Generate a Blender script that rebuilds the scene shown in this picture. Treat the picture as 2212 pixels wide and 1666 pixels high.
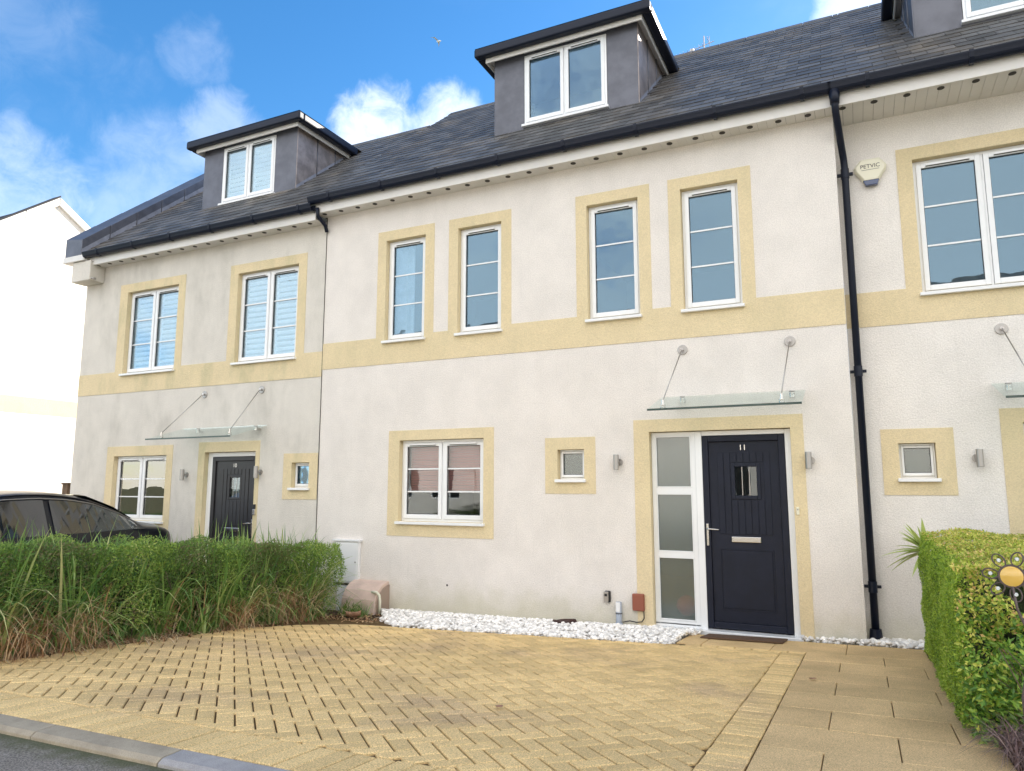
import bpy, bmesh, math, random
import numpy as np
from mathutils import Vector, Matrix, Euler
random.seed(7); rng = np.random.default_rng(7)
for o in list(bpy.data.objects): bpy.data.objects.remove(o)
sc = bpy.context.scene; COL = sc.collection
R = math.radians

# ------------------------------------------------------------------ camera, sky, sun, exposure
cam = bpy.data.objects.new('camera', bpy.data.cameras.new('camera')); COL.objects.link(cam)
yaw, pitch = R(25.609), R(7.933)
dv = Vector((-math.sin(yaw)*math.cos(pitch), math.cos(yaw)*math.cos(pitch), math.sin(pitch)))
rv = Vector((math.cos(yaw), math.sin(yaw), 0)); uv = rv.cross(dv)
M = Matrix((rv, uv, -dv)).transposed().to_4x4(); M.translation = Vector((7.0376, -8.2055, 1.5398))
cam.matrix_world = M
cam.data.sensor_width = 36; cam.data.lens = 25.23; cam.data.clip_end = 2000; cam.data.clip_start = .05
sc.camera = cam
CAMP = M.translation.copy()

SUN_EL, SUN_AZ = R(23.5), R(31)
S = Vector((math.sin(SUN_AZ)*math.cos(SUN_EL), math.cos(SUN_AZ)*math.cos(SUN_EL), math.sin(SUN_EL)))
sl = bpy.data.lights.new('sun', 'SUN'); sl.energy = 4.2; sl.angle = R(.5); sl.color = (1, .93, .82)
so = bpy.data.objects.new('sun', sl); COL.objects.link(so); so.rotation_euler = (-S).to_track_quat('-Z', 'Y').to_euler()

w = bpy.data.worlds.new('World'); sc.world = w; w.use_nodes = True
nt = w.node_tree; nt.nodes.clear()
def N(t, typ, **k):
    n = t.nodes.new(typ)
    for a, b in k.items(): setattr(n, a, b)
    return n
def mth(t, op, a, b=None, c=None, clamp=False):
    n = N(t, 'ShaderNodeMath', operation=op); n.use_clamp = clamp
    for i, x in enumerate((a, b, c)):
        if x is None: continue
        if isinstance(x, (int, float)): n.inputs[i].default_value = x
        else: t.links.new(x, n.inputs[i])
    return n.outputs[0]
def vmth(t, op, a, b=None):
    n = N(t, 'ShaderNodeVectorMath', operation=op)
    for i, x in enumerate((a, b)):
        if x is None: continue
        if isinstance(x, (tuple, list, Vector)): n.inputs[i].default_value = tuple(x)
        else: t.links.new(x, n.inputs[i])
    return n
sky = N(nt, 'ShaderNodeTexSky', sky_type='NISHITA'); sky.sun_disc = False
sky.sun_elevation = SUN_EL; sky.sun_rotation = SUN_AZ; sky.air_density = 1.0; sky.dust_density = .3; sky.ozone_density = 2.5
hs = N(nt, 'ShaderNodeHueSaturation'); hs.inputs['Saturation'].default_value = 1.30
nt.links.new(sky.outputs[0], hs.inputs['Color'])
b1 = N(nt, 'ShaderNodeBackground'); b1.inputs[1].default_value = .104; nt.links.new(hs.outputs[0], b1.inputs[0])
b2 = N(nt, 'ShaderNodeBackground'); b2.inputs[0].default_value = (1, .985, .96, 1); b2.inputs[1].default_value = .88
tc = N(nt, 'ShaderNodeTexCoord'); nrm = vmth(nt, 'NORMALIZE', tc.outputs['Generated']).outputs[0]
sep = N(nt, 'ShaderNodeSeparateXYZ'); nt.links.new(nrm, sep.inputs[0])
den = mth(nt, 'ADD', mth(nt, 'MAXIMUM', sep.outputs[2], 0), .22)
cmb = N(nt, 'ShaderNodeCombineXYZ')
nt.links.new(mth(nt, 'DIVIDE', sep.outputs[0], den), cmb.inputs[0]); nt.links.new(mth(nt, 'DIVIDE', sep.outputs[1], den), cmb.inputs[1])
def noise(t, vec, scale, detail=6, rough=.55, dist=0.):
    n = N(t, 'ShaderNodeTexNoise'); n.inputs['Scale'].default_value = scale; n.inputs['Detail'].default_value = detail
    n.inputs['Roughness'].default_value = rough; n.inputs['Distortion'].default_value = dist
    if vec is not None: t.links.new(vec, n.inputs['Vector'])
    return n.outputs[0]
def ss(t, x, a, b, lo=0., hi=1.):
    n = N(t, 'ShaderNodeMapRange', interpolation_type='SMOOTHSTEP'); t.links.new(x, n.inputs[0])
    for i, v in enumerate((a, b, lo, hi)): n.inputs[i+1].default_value = v
    return n.outputs[0]
off = vmth(nt, 'ADD', cmb.outputs[0], (3.1, 1.7, 0)).outputs[0]
n1 = noise(nt, off, .9, 8, .58, .6); n2 = noise(nt, off, 2.6, 7, .6, .4)
cf = mth(nt, 'ADD', mth(nt, 'MULTIPLY', n1, .65), mth(nt, 'MULTIPLY', n2, .35))
low = ss(nt, sep.outputs[2], .05, .45, .07, 0.)                 # more cloud towards the horizon, all round
veil = ss(nt, mth(nt, 'ADD', cf, low), .52, .82, 0., .12)
def blob(px, py, rad, th0, th1, hi):                            # a cloud bank in a real direction of the sky
    v = (dv + rv*((px-1105.5)/1549.6) - uv*((py-833)/1549.6)).normalized()
    d = vmth(nt, 'DOT_PRODUCT', nrm, v).outputs['Value']
    near = ss(nt, d, math.cos(R(rad)), math.cos(R(rad*.15)), 0., 1.)
    f = mth(nt, 'ADD', mth(nt, 'MULTIPLY', near, .42), mth(nt, 'ADD', mth(nt, 'MULTIPLY', noise(nt, nrm, 7, 3, .5, .5), .55), mth(nt, 'MULTIPLY', noise(nt, nrm, 22, 8, .65, .4), .45)))
    return ss(nt, f, th0, th1, 0., hi)
bl = [blob(830, 300, 6.5, .70, 1.0, .46), blob(960, 275, 5, .70, 1.0, .44), blob(425, 108, 4, .78, 1.1, .10), blob(40, 400, 7, .66, 1.0, .26),
      blob(330, 430, 9, .66, 1.04, .16), blob(110, 190, 10, .78, 1.1, .07), blob(480, 300, 5, .72, 1.0, .18), blob(1890, 30, 5, .62, .9, .35)]
tot = veil
for b in bl: tot = mth(nt, 'MAXIMUM', tot, b)
back = ss(nt, vmth(nt, 'DOT_PRODUCT', nrm, (0.3, -.95, .1)).outputs['Value'], -.25, .45, -.5, .10)   # unseen broken cloud deck added behind the camera, gives the fronts whiter fill
tot = mth(nt, 'MAXIMUM', tot, ss(nt, mth(nt, 'ADD', cf, back), .38, .60, 0., .85))
mx = N(nt, 'ShaderNodeMixShader'); nt.links.new(tot, mx.inputs[0]); nt.links.new(b1.outputs[0], mx.inputs[1]); nt.links.new(b2.outputs[0], mx.inputs[2])
ow = N(nt, 'ShaderNodeOutputWorld'); nt.links.new(mx.outputs[0], ow.inputs[0])
sc.view_settings.view_transform = 'Standard'; sc.view_settings.look = 'None'; sc.view_settings.gamma = 1
sc.view_settings.use_curve_mapping = False; sc.view_settings.exposure = 1.42
sc.render.engine = 'CYCLES'
sc.cycles.max_bounces = 8; sc.cycles.transparent_max_bounces = 12

# ------------------------------------------------------------------ helpers
ORG = {}
def thing(name, label, cat, loc=(0, 0, 0), group=None, kind=None):
    o = bpy.data.objects.new(name, None); COL.objects.link(o); o.location = loc; o.empty_display_size = .2
    ORG[o.name] = Vector(loc)
    o['label'] = label; o['category'] = cat
    if group: o['group'] = group
    if kind: o['kind'] = kind; del o['category']
    return o
class MB:
    def __init__(s): s.v = []; s.f = []
    def add(s, vs, fs):
        n = len(s.v); s.v += [tuple(v) for v in vs]; s.f += [tuple(i+n for i in f) for f in fs]; return s
    def box(s, x0, x1, y0, y1, z0, z1):
        return s.add([(x0,y0,z0),(x1,y0,z0),(x1,y1,z0),(x0,y1,z0),(x0,y0,z1),(x1,y0,z1),(x1,y1,z1),(x0,y1,z1)],
              [(0,3,2,1),(4,5,6,7),(0,1,5,4),(1,2,6,5),(2,3,7,6),(3,0,4,7)])
    def tube(s, pts, r, n=10, caps=True):
        pts = [Vector(p) for p in pts]; rs = r if isinstance(r, (list, tuple)) else [r]*len(pts); rings = []
        prev = None
        for i, p in enumerate(pts):
            t = (pts[min(i+1, len(pts)-1)]-pts[max(i-1, 0)]).normalized()
            a = t.orthogonal().normalized() if prev is None else (prev-t*prev.dot(t)).normalized()
            prev = a; b = t.cross(a)
            rings.append([p+(a*math.cos(2*math.pi*k/n)+b*math.sin(2*math.pi*k/n))*rs[i] for k in range(n)])
        vs = [v for rg in rings for v in rg]; fs = []
        for i in range(len(pts)-1):
            for k in range(n): fs.append((i*n+k, i*n+(k+1) % n, (i+1)*n+(k+1) % n, (i+1)*n+k))
        if caps: fs += [tuple(range(n-1, -1, -1)), tuple((len(pts)-1)*n+k for k in range(n))]
        return s.add(vs, fs)
    def prism(s, poly, axis, a, b):   # poly: 2-D points; extruded along axis from a to b
        def P(p, t): return {'x': (t, p[0], p[1]), 'y': (p[0], t, p[1]), 'z': (p[0], p[1], t)}[axis]
        n = len(poly)
        return s.add([P(p, a) for p in poly]+[P(p, b) for p in poly],
            [tuple(range(n-1, -1, -1)), tuple(range(n, 2*n))]+[(i, (i+1) % n, n+(i+1) % n, n+i) for i in range(n)])
    def build(s, name, mat, parent=None, bevel=0, smooth=False, label=None, kind=None, segs=2):
        org = ORG[parent.name] if parent else Vector((0, 0, 0))
        me = bpy.data.meshes.new(name); me.from_pydata([(v[0]-org.x, v[1]-org.y, v[2]-org.z) for v in s.v], [], s.f); me.update()
        bm = bmesh.new(); bm.from_mesh(me); bmesh.ops.recalc_face_normals(bm, faces=bm.faces); bm.to_mesh(me); bm.free()
        if smooth:
            me.polygons.foreach_set('use_smooth', [True]*len(me.polygons))
        me.materials.append(mat)
        o = bpy.data.objects.new(name, me); COL.objects.link(o); ORG[o.name] = org
        if parent: o.parent = parent
        if bevel:
            m = o.modifiers.new('b', 'BEVEL'); m.width = bevel; m.segments = segs; m.limit_method = 'ANGLE'; m.angle_limit = R(40)
        if label: o['label'] = label
        if kind: o['kind'] = kind
        return o
def tag(o, label, cat, group=None, kind=None):
    o['label'] = label
    if kind: o['kind'] = kind
    else: o['category'] = cat
    if group: o['group'] = group
    return o
def rawmesh(name, V, F, mat, parent=None, smooth=False, kind=None):
    """numpy arrays, quads or tris"""
    me = bpy.data.meshes.new(name); V = np.asarray(V, np.float32); F = np.asarray(F, np.int32)
    if parent: V = V-np.array(ORG[parent.name], np.float32)
    k = F.shape[1]; me.vertices.add(len(V)); me.vertices.foreach_set('co', V.ravel())
    me.loops.add(F.size); me.loops.foreach_set('vertex_index', F.ravel())
    me.polygons.add(len(F)); me.polygons.foreach_set('loop_start', np.arange(0, F.size, k, dtype=np.int32))
    me.polygons.foreach_set('loop_total', np.full(len(F), k, np.int32))
    me.polygons.foreach_set('use_smooth', np.full(len(F), smooth)); me.update(calc_edges=True)
    me.materials.append(mat); o = bpy.data.objects.new(name, me); COL.objects.link(o)
    ORG[o.name] = ORG[parent.name] if parent else Vector((0, 0, 0))
    if parent: o.parent = parent
    if kind: o['kind'] = kind
    return o

# ------------------------------------------------------------------ materials
def mat(name, col, rough=.6, spec=.5, metal=0., var=0., vscale=6., bump=0., bscale=80., coat=0., objvar=0., tint=None, speck=0., spscale=300.):
    m = bpy.data.materials.new(name); m.use_nodes = True; t = m.node_tree; p = t.nodes['Principled BSDF']
    p.inputs['Roughness'].default_value = rough; p.inputs['Metallic'].default_value = metal
    p.inputs['Specular IOR Level'].default_value = spec; p.inputs['Coat Weight'].default_value = coat
    g = N(t, 'ShaderNodeNewGeometry'); pos = g.outputs['Position']
    c = N(t, 'ShaderNodeRGB'); c.outputs[0].default_value = (*col, 1); cur = c.outputs[0]
    def mulv(cur, fac):
        n = N(t, 'ShaderNodeHueSaturation'); t.links.new(cur, n.inputs['Color']); t.links.new(fac, n.inputs['Value']); return n.outputs[0]
    if tint:   # second colour mixed in by a broad noise
        n = N(t, 'ShaderNodeMix', data_type='RGBA'); t.links.new(ss(t, noise(t, pos, tint[1], 5, .6), tint[2], tint[3]), n.inputs[0])
        t.links.new(cur, n.inputs[6]); n.inputs[7].default_value = (*tint[0], 1); cur = n.outputs[2]
    if var: cur = mulv(cur, ss(t, noise(t, pos, vscale, 6, .6), .3, .7, 1-var, 1+var))
    if speck: cur = mulv(cur, ss(t, noise(t, pos, spscale, 2, .6), .3, .7, 1-speck, 1+speck))
    if objvar:
        oi = N(t, 'ShaderNodeObjectInfo'); r = mth(t, 'FRACT', mth(t, 'ADD', oi.outputs['Random'], g.outputs['Random Per Island']))
        cur = mulv(cur, ss(t, r, 0, 1, 1-objvar, 1+objvar))
    t.links.new(cur, p.inputs['Base Color'])
    if bump:
        b = N(t, 'ShaderNodeBump'); b.inputs['Strength'].default_value = bump; b.inputs['Distance'].default_value = .01
        t.links.new(noise(t, pos, bscale, 4, .65), b.inputs['Height']); t.links.new(b.outputs[0], p.inputs['Normal'])
    m['p'] = 1
    return m
def tree(m): return m.node_tree, m.node_tree.nodes['Principled BSDF'], [n for n in m.node_tree.nodes if n.type == 'NEW_GEOMETRY'][0].outputs['Position']
def mixin(m, col, facfn):
    """mix a stain colour into the base colour, factor from facfn(tree, pos)"""
    t, p, pos = tree(m); l = p.inputs['Base Color'].links[0]; src = l.from_socket
    n = N(t, 'ShaderNodeMix', data_type='RGBA'); t.links.new(facfn(t, pos), n.inputs[0]); t.links.new(src, n.inputs[6]); n.inputs[7].default_value = (*col, 1)
    t.links.new(n.outputs[2], p.inputs['Base Color'])
def zof(t, pos):
    s = N(t, 'ShaderNodeSeparateXYZ'); t.links.new(pos, s.inputs[0]); return s.outputs
def wallmat(name, col, dirt):
    m = mat(name, col, .92, .2, var=.04, vscale=2.2, bump=1., bscale=75, speck=.085, spscale=80)
    def low_(t, pos):   # green-yellow algae splash line above the ground
        z = zof(t, pos); h = mth(t, 'ADD', z[2], mth(t, 'MULTIPLY', noise(t, pos, 3.5, 5, .65), -.55))
        return ss(t, h, -.38, .12, .55, 0.)
    mixin(m, (.50, .47, .30), low_)
    def runoff(t, pos):
        return ss(t, noise(t, vmth(t, 'MULTIPLY', pos, (9, 9, .5)).outputs[0], 1.6, 5, .7), .56, .80, 0., .22)
    mixin(m, (.50, .48, .42), runoff)
    def streak(t, pos):
        v = vmth(t, 'MULTIPLY', pos, (1., 1., .62)).outputs[0]
        return ss(t, mth(t, 'ADD', mth(t, 'MULTIPLY', noise(t, v, .8, 4, .6), .7), mth(t, 'MULTIPLY', noise(t, vmth(t, 'MULTIPLY', pos, (1, 1, .45)).outputs[0], 5, 5, .7), .3)), .44, .66, 0., dirt)
    mixin(m, (.40, .38, .33), streak)
    return m
WALL_M = wallmat('cream_render', (.82, .77, .72), .10)
WALL_L = wallmat('weathered_render', (.73, .69, .625), .45)
WALL_R = wallmat('cream_render_right', (.83, .79, .745), .08)
WALL_F = wallmat('white_render_far', (.90, .83, .76), .05)
def bandmat(name, dirt):
    m = mat(name, (.76, .635, .41), .9, .2, var=.03, vscale=2.5, bump=.9, bscale=75, speck=.07, spscale=80)
    mixin(m, (.45, .43, .25), lambda t, pos: ss(t, noise(t, vmth(t, 'MULTIPLY', pos, (1.5, 1.5, .5)).outputs[0], 1.5, 6, .65), .45, .75, 0., dirt))
    return m
BAND_M = bandmat('ochre_render', .2); BAND_L = bandmat('ochre_render_weathered', .6)
UPVC = mat('white_upvc', (.82, .83, .84), .25, .5, coat=.3, var=.02)
UPVC2 = mat('white_soffit_board', (.74, .72, .69), .45, .4, var=.04, vscale=3)
NAVY = mat('black_plastic_gutter', (.006, .010, .024), .4, .3)
DARKV = mat('dark_vent', (.05, .045, .04), .8)
SLATE = mat('grey_slate', (.098, .096, .095), .5, .4, objvar=.30, var=.2, vscale=5, bump=.35, bscale=60, tint=((.135, .118, .098), 1.3, .45, .7))
SLATEB = mat('slate_underlay', (.03, .03, .035), .9)
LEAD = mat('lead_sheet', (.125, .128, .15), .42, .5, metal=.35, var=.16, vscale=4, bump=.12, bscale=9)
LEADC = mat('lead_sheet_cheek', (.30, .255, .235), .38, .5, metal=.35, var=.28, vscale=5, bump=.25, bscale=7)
LEADF = mat('pale_lead_flashing', (.30, .31, .36), .45, .5, metal=.2, var=.15, vscale=8)
DARKLINE = mat('dark_joint_and_shadow', (.04, .037, .033), .9)  # dark joints, also the painted shadow line under the trickle vents
BLOCK = mat('buff_paving_block', (.80, .575, .275), .9, .08, objvar=.10, var=.08, vscale=1.1, bump=.6, bscale=220, speck=.30, spscale=150, tint=((.60, .43, .24), .8, .48, .70))
SLAB = mat('buff_paving_slab', (.70, .50, .26), .9, .08, objvar=.06, var=.14, vscale=1.6, bump=.6, bscale=260, speck=.30, spscale=170)
SAND = mat('jointing_sand', (.13, .085, .04), .95, .1, var=.3, vscale=20)
SOIL = mat('soil', (.075, .05, .035), .95, .1, var=.45, vscale=18, bump=1., bscale=40)
ASPH = mat('asphalt', (.27, .242, .21), .85, .3, var=.12, vscale=3, bump=.9, bscale=180, speck=.5, spscale=120)
mixin(ASPH, (.09, .10, .035), lambda t, pos: ss(t, mth(t, 'ADD', zof(t, pos)[1], mth(t, 'MULTIPLY', noise(t, pos, 7, 5, .7), .30)), -5.84, -5.66, 0., .8))
KERB = mat('buff_concrete_kerb', (.37, .315, .235), .85, .3, var=.15, vscale=7, bump=.4, bscale=120, speck=.15)
KERBG = mat('grey_granite_kerb', (.35, .335, .33), .7, .4, var=.12, vscale=9, bump=.4, bscale=160, speck=.2)
PEB = mat('white_pebble', (.88, .85, .81), .6, .3, objvar=.22, var=.06, vscale=30)
STEEL = mat('stainless_steel', (.60, .58, .56), .22, .5, metal=1.)
STEELD = mat('brushed_steel', (.42, .40, .38), .4, .5, metal=.9)
DOORM = mat('navy_composite_door', (.008, .011, .024), .5, .3, var=.15, vscale=6, bump=.12, bscale=90)
DOORL = mat('charcoal_composite_door', (.022, .021, .024), .35, .5, var=.15, vscale=6)
INT = mat('interior_plaster', (.42, .41, .38), .9); INTD = mat('interior_floor', (.12, .10, .08), .8)
SHUT = mat('white_shutter', (.90, .91, .92), .5); BLIND = mat('rose_blind', (.85, .42, .40), .6)
CURT = mat('pale_curtain', (.62, .66, .70), .9, var=.1, vscale=8)
RUST = mat('terracotta_plastic', (.28, .085, .05), .5); GREYP = mat('grey_plastic', (.42, .47, .55), .4, coat=.2)
BLACK = mat('black_plastic', (.015, .015, .017), .4); BEIGEP = mat('pink_beige_plastic', (.66, .50, .42), .65, var=.1, vscale=6)
CREAMP = mat('cream_plastic', (.78, .75, .60), .4); MATM = mat('brown_coir', (.13, .075, .045), .95, bump=.8, bscale=250, speck=.3)
RUSTD = mat('rust_brown_iron', (.05, .02, .015), .8, bump=.6, bscale=60, var=.3, vscale=20); DEADL = mat('dead_leaf_brown', (.36, .20, .12), .7, var=.3, vscale=40)
RED = mat('red_plastic', (.65, .05, .04), .4); WHITEP = mat('white_painted', (.80, .80, .80), .5)
CARP = mat('black_car_paint', (.006, .007, .012), .28, .35, coat=.25); TYRE = mat('tyre_rubber', (.02, .02, .02), .8)
CARG = mat('dark_car_glass', (.012, .016, .02), .03, .9, coat=1.); CHROME = mat('chrome_trim', (.6, .6, .62), .15, metal=1.)
AMBER = mat('amber_glass', (.75, .48, .10), .15, .6, coat=1.); IRON = mat('wrought_iron', (.13, .10, .095), .5, .5, metal=.5)
TIMBER = mat('weathered_timber', (.14, .09, .055), .8, var=.3, vscale=12)
LENS = mat('clear_beads', (.75, .8, .8), .1, .7, coat=1.)
INKY = mat('printed_ink', (.06, .05, .05), .6)
def emptymat(name):
    m = bpy.data.materials.new(name); m.use_nodes = True; t = m.node_tree; t.nodes.clear(); return m, t, N(t, 'ShaderNodeOutputMaterial')
def glassmat(name, tint, gfac, base, wob=.012, groughness=0.0, col=(.93, .97, 1)):
    m, t, out = emptymat(name)
    tr = N(t, 'ShaderNodeBsdfTransparent'); tr.inputs[0].default_value = (*tint, 1)
    gl = N(t, 'ShaderNodeBsdfGlossy'); gl.inputs['Roughness'].default_value = groughness; gl.inputs[0].default_value = (*col, 1)
    fr = N(t, 'ShaderNodeFresnel'); fr.inputs[0].default_value = 1.5
    geo = N(t, 'ShaderNodeNewGeometry'); b = N(t, 'ShaderNodeBump'); b.inputs['Strength'].default_value = wob; b.inputs['Distance'].default_value = .3
    t.links.new(noise(t, geo.outputs['Position'], 2.2, 2, .5), b.inputs['Height']); t.links.new(b.outputs[0], gl.inputs['Normal'])
    mx = N(t, 'ShaderNodeMixShader'); t.links.new(mth(t, 'ADD', mth(t, 'MULTIPLY', fr.outputs[0], gfac), base, clamp=True), mx.inputs[0])
    t.links.new(tr.outputs[0], mx.inputs[1]); t.links.new(gl.outputs[0], mx.inputs[2]); t.links.new(mx.outputs[0], out.inputs[0]); return m
GLASS = glassmat('window_glass', (.86, .92, .95), 1.15, .085, col=(.58, .80, .95))
GLASSG = glassmat('window_glass_ground', (.92, .95, .95), .8, .02, wob=.003)
GLASSL = glassmat('window_glass_shutters', (.93, .96, .97), .55, .02, wob=.004, col=(.78, .92, 1))
GLASSW = glassmat('window_glass_bright', (.93, .95, .94), 1.3, .22, wob=.005, col=(1, .98, .92))
CANG = glassmat('canopy_glass', (.955, .985, .975), .35, .0)
def frosted():
    m, t, out = emptymat('frosted_glass')
    d = N(t, 'ShaderNodeBsdfDiffuse'); d.inputs[0].default_value = (.15, .20, .195, 1)
    tr = N(t, 'ShaderNodeBsdfTransparent'); tr.inputs[0].default_value = (.86, .92, .90, 1)
    gl = N(t, 'ShaderNodeBsdfGlossy'); gl.inputs['Roughness'].default_value = .18
    a = N(t, 'ShaderNodeMixShader'); a.inputs[0].default_value = .72; t.links.new(d.outputs[0], a.inputs[1]); t.links.new(tr.outputs[0], a.inputs[2])
    b = N(t, 'ShaderNodeMixShader'); b.inputs[0].default_value = .14; t.links.new(a.outputs[0], b.inputs[1]); t.links.new(gl.outputs[0], b.inputs[2])
    t.links.new(b.outputs[0], out.inputs[0]); return m
FROST = frosted()
def leafmat(name, cols, rough=.5, trans=.25, big=None):
    m = bpy.data.materials.new(name); m.use_nodes = True; t = m.node_tree; p = t.nodes['Principled BSDF']
    g = N(t, 'ShaderNodeNewGeometry'); rp = N(t, 'ShaderNodeValToRGB'); els = rp.color_ramp.elements
    while len(els) < len(cols): els.new(.5)
    for i, c in enumerate(cols): els[i].position = c[0]; els[i].color = (*c[1], 1)
    f = g.outputs['Random Per Island']
    if big: f = mth(t, 'ADD', mth(t, 'MULTIPLY', f, 1-big), mth(t, 'MULTIPLY', ss(t, noise(t, g.outputs['Position'], 1.6, 4, .6), .35, .65), big))
    t.links.new(f, rp.inputs[0]); t.links.new(rp.outputs[0], p.inputs['Base Color']); p.inputs['Roughness'].default_value = rough
    tl = N(t, 'ShaderNodeBsdfTranslucent'); t.links.new(rp.outputs[0], tl.inputs[0]); mx = N(t, 'ShaderNodeMixShader'); mx.inputs[0].default_value = trans
    t.links.new(p.outputs[0], mx.inputs[1]); t.links.new(tl.outputs[0], mx.inputs[2]); t.links.new(mx.outputs[0], t.nodes['Material Output'].inputs[0]); return m
HEDGEL = leafmat('mixed_hedge_leaves', [(0, (.24, .19, .09)), (.24, (.17, .18, .06)), (.36, (.09, .18, .035)), (.6, (.20, .34, .055)), (.85, (.36, .48, .09)), (1, (.50, .50, .18))], big=.45)
GRASSG = leafmat('green_grass_blades', [(0, (.08, .19, .05)), (.5, (.20, .35, .08)), (.85, (.36, .48, .14)), (1, (.62, .60, .28))], .45)
GRASSB = leafmat('dry_grass_blades', [(0, (.28, .15, .08)), (.5, (.56, .33, .17)), (1, (.74, .60, .38))], .7, .15)
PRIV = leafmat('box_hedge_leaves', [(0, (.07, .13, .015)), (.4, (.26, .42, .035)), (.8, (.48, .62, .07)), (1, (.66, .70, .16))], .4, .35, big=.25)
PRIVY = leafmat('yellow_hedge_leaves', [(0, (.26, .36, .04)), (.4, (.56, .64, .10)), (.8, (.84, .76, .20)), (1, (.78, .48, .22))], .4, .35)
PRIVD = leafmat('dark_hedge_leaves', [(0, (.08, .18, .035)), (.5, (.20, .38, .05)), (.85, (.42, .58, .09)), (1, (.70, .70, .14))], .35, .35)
CORD = leafmat('sword_leaf', [(0, (.30, .46, .10)), (1, (.60, .66, .22))], .35, .2)
TWIG = mat('bare_twigs', (.15, .10, .08), .85, var=.3, vscale=30)
CARM = None

# ------------------------------------------------------------------ ground
def gz(x, y):
    y = max(-5.72, min(0., y)); x = max(-9., min(13., x)); return -.02+.018*(x-7)-.07*y
def gzn(x): return gz(x, -5.72)
def sheet(name, xs, ys, f, m, label, parent=None):
    vs = [(x, y, f(x, y)) for y in ys for x in xs]; n = len(xs)
    fs = [(j*n+i, j*n+i+1, (j+1)*n+i+1, (j+1)*n+i) for j in range(len(ys)-1) for i in range(n-1)]
    o = MB().add(vs, fs).build(name, m, parent)
    if not parent: o['label'] = label; o['kind'] = 'structure'
    return o
xsG = [-400, -120, -50, -25, -15]+[-9+1.*i for i in range(23)]+[20, 30, 60, 130, 400]
ysG = [-400, -120, -60, -30, -15, -12]+[-6+.5*i for i in range(13)]+[2, 6, 12, 30, 100, 400]
GROUND = mat('ground_soil_grass', (.10, .10, .055), .95, .1, var=.4, vscale=4, bump=.8, bscale=30)
sheet('ground', xsG, ysG, lambda x, y: gz(x, y)-.085, GROUND, 'open ground of soil and grass around the houses')
ROADZ = lambda x, y: gzn(x)-.035
sheet('road', [-200, -60, -20]+[-9+i for i in range(23)]+[20, 60, 200], [-11.5, -9, -7, -6, -5.80], ROADZ, ASPH, 'worn grey asphalt road with moss along the kerb')
PAVE = mat('grey_concrete_paving', (.36, .35, .33), .9, var=.15, vscale=2, speck=.1)
sheet('pavement', [-200, -60, -20]+[-9+i for i in range(23)]+[20, 60, 200], [-13.6, -11.5], lambda x, y: gzn(x)+.07, PAVE, 'pavement on the far side of the road')
LAWN = mat('lawn', (.055, .09, .025), .95, .1, var=.35, vscale=6, bump=.8, bscale=60)
sheet('lawn', [-60, -20]+[-9+2*i for i in range(12)]+[30, 60], [-18, -13.6], lambda x, y: gzn(x)+.05, LAWN, 'front lawns on the far side of the road')
sheet('planting_bed', [-.75+.25*i for i in range(13)], [-6+.25*i for i in range(25)], lambda x, y: gz(x, y)-.03+.03*math.sin(x*9)*math.sin(y*7), SOIL, 'dark soil bed under the grass hedge')
LDRV = mat('left_drive_paving', (.42, .31, .17), .9, var=.15, vscale=3)
sheet('left_driveway', [-5.6+.8*i for i in range(6)]+[-.76], [-5.7+.7*i for i in range(9)], lambda x, y: gz(x, y)-.02, LDRV, 'buff paved driveway of the left house behind the hedge')

def clip(poly, region):
    out = poly
    for i in range(len(region)):
        a, b = region[i], region[(i+1) % len(region)]; inp, out = out, []
        def side(p): return (b[0]-a[0])*(p[1]-a[1])-(b[1]-a[1])*(p[0]-a[0])
        for k in range(len(inp)):
            p, q = inp[k], inp[(k+1) % len(inp)]; sp, sq = side(p), side(q)
            if sp >= 0: out.append(p)
            if (sp >= 0) != (sq >= 0):
                t = sp/(sp-sq); out.append((p[0]+t*(q[0]-p[0]), p[1]+t*(q[1]-p[1])))
        if not out: return []
    return out
def area(p): return abs(sum(p[i][0]*p[(i+1) % len(p)][1]-p[(i+1) % len(p)][0]*p[i][1] for i in range(len(p))))/2
def shrink(p, d):
    cx = sum(q[0] for q in p)/len(p); cy = sum(q[1] for q in p)/len(p); out = []
    n = len(p)
    for i in range(n):
        a, b, c = Vector(p[i-1]), Vector(p[i]), Vector(p[(i+1) % n])
        e1 = (b-a); e2 = (c-b)
        if e1.length < 1e-5 or e2.length < 1e-5: continue
        n1 = Vector((-e1.y, e1.x)).normalized(); n2 = Vector((-e2.y, e2.x)).normalized(); m_ = n1+n2
        if m_.length < 1e-4: continue
        m_.normalize(); out.append(tuple(b+m_*(d/max(.45, m_.dot(n1)))))
    return out
def block_geo(poly, th=.05, ch=.007, dz=0.):
    """a bevelled block on the sloping ground; CCW polygon"""
    p1 = poly; p2 = shrink(poly, ch)
    if len(p2) != len(p1) or len(p1) < 3: return None
    n = len(p1); G = gz
    vs = [(x, y, G(x, y)-th) for x, y in p1]+[(x, y, G(x, y)-ch*.7+dz) for x, y in p1]+[(x, y, G(x, y)+dz) for x, y in p2]
    fs = [(i, (i+1) % n, n+(i+1) % n, n+i) for i in range(n)]+[(n+i, n+(i+1) % n, 2*n+(i+1) % n, 2*n+i) for i in range(n)]+[tuple(2*n+i for i in range(n))]
    return vs, fs
drive = sheet('driveway', [.9, 2, 3, 4, 5, 6, 6.53], [-5.70, -4.6, -3.6, -2.6, -1.6, -.86], lambda x, y: gz(x, y)-.013, SAND, 'buff block paved driveway laid in herringbone')
REG = [(1.0, -5.335), (6.296, -5.335), (6.30, -1.0), (5.45, -1.03), (1.75, -1.38), (1.28, -1.75), (1.02, -2.3)]
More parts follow.
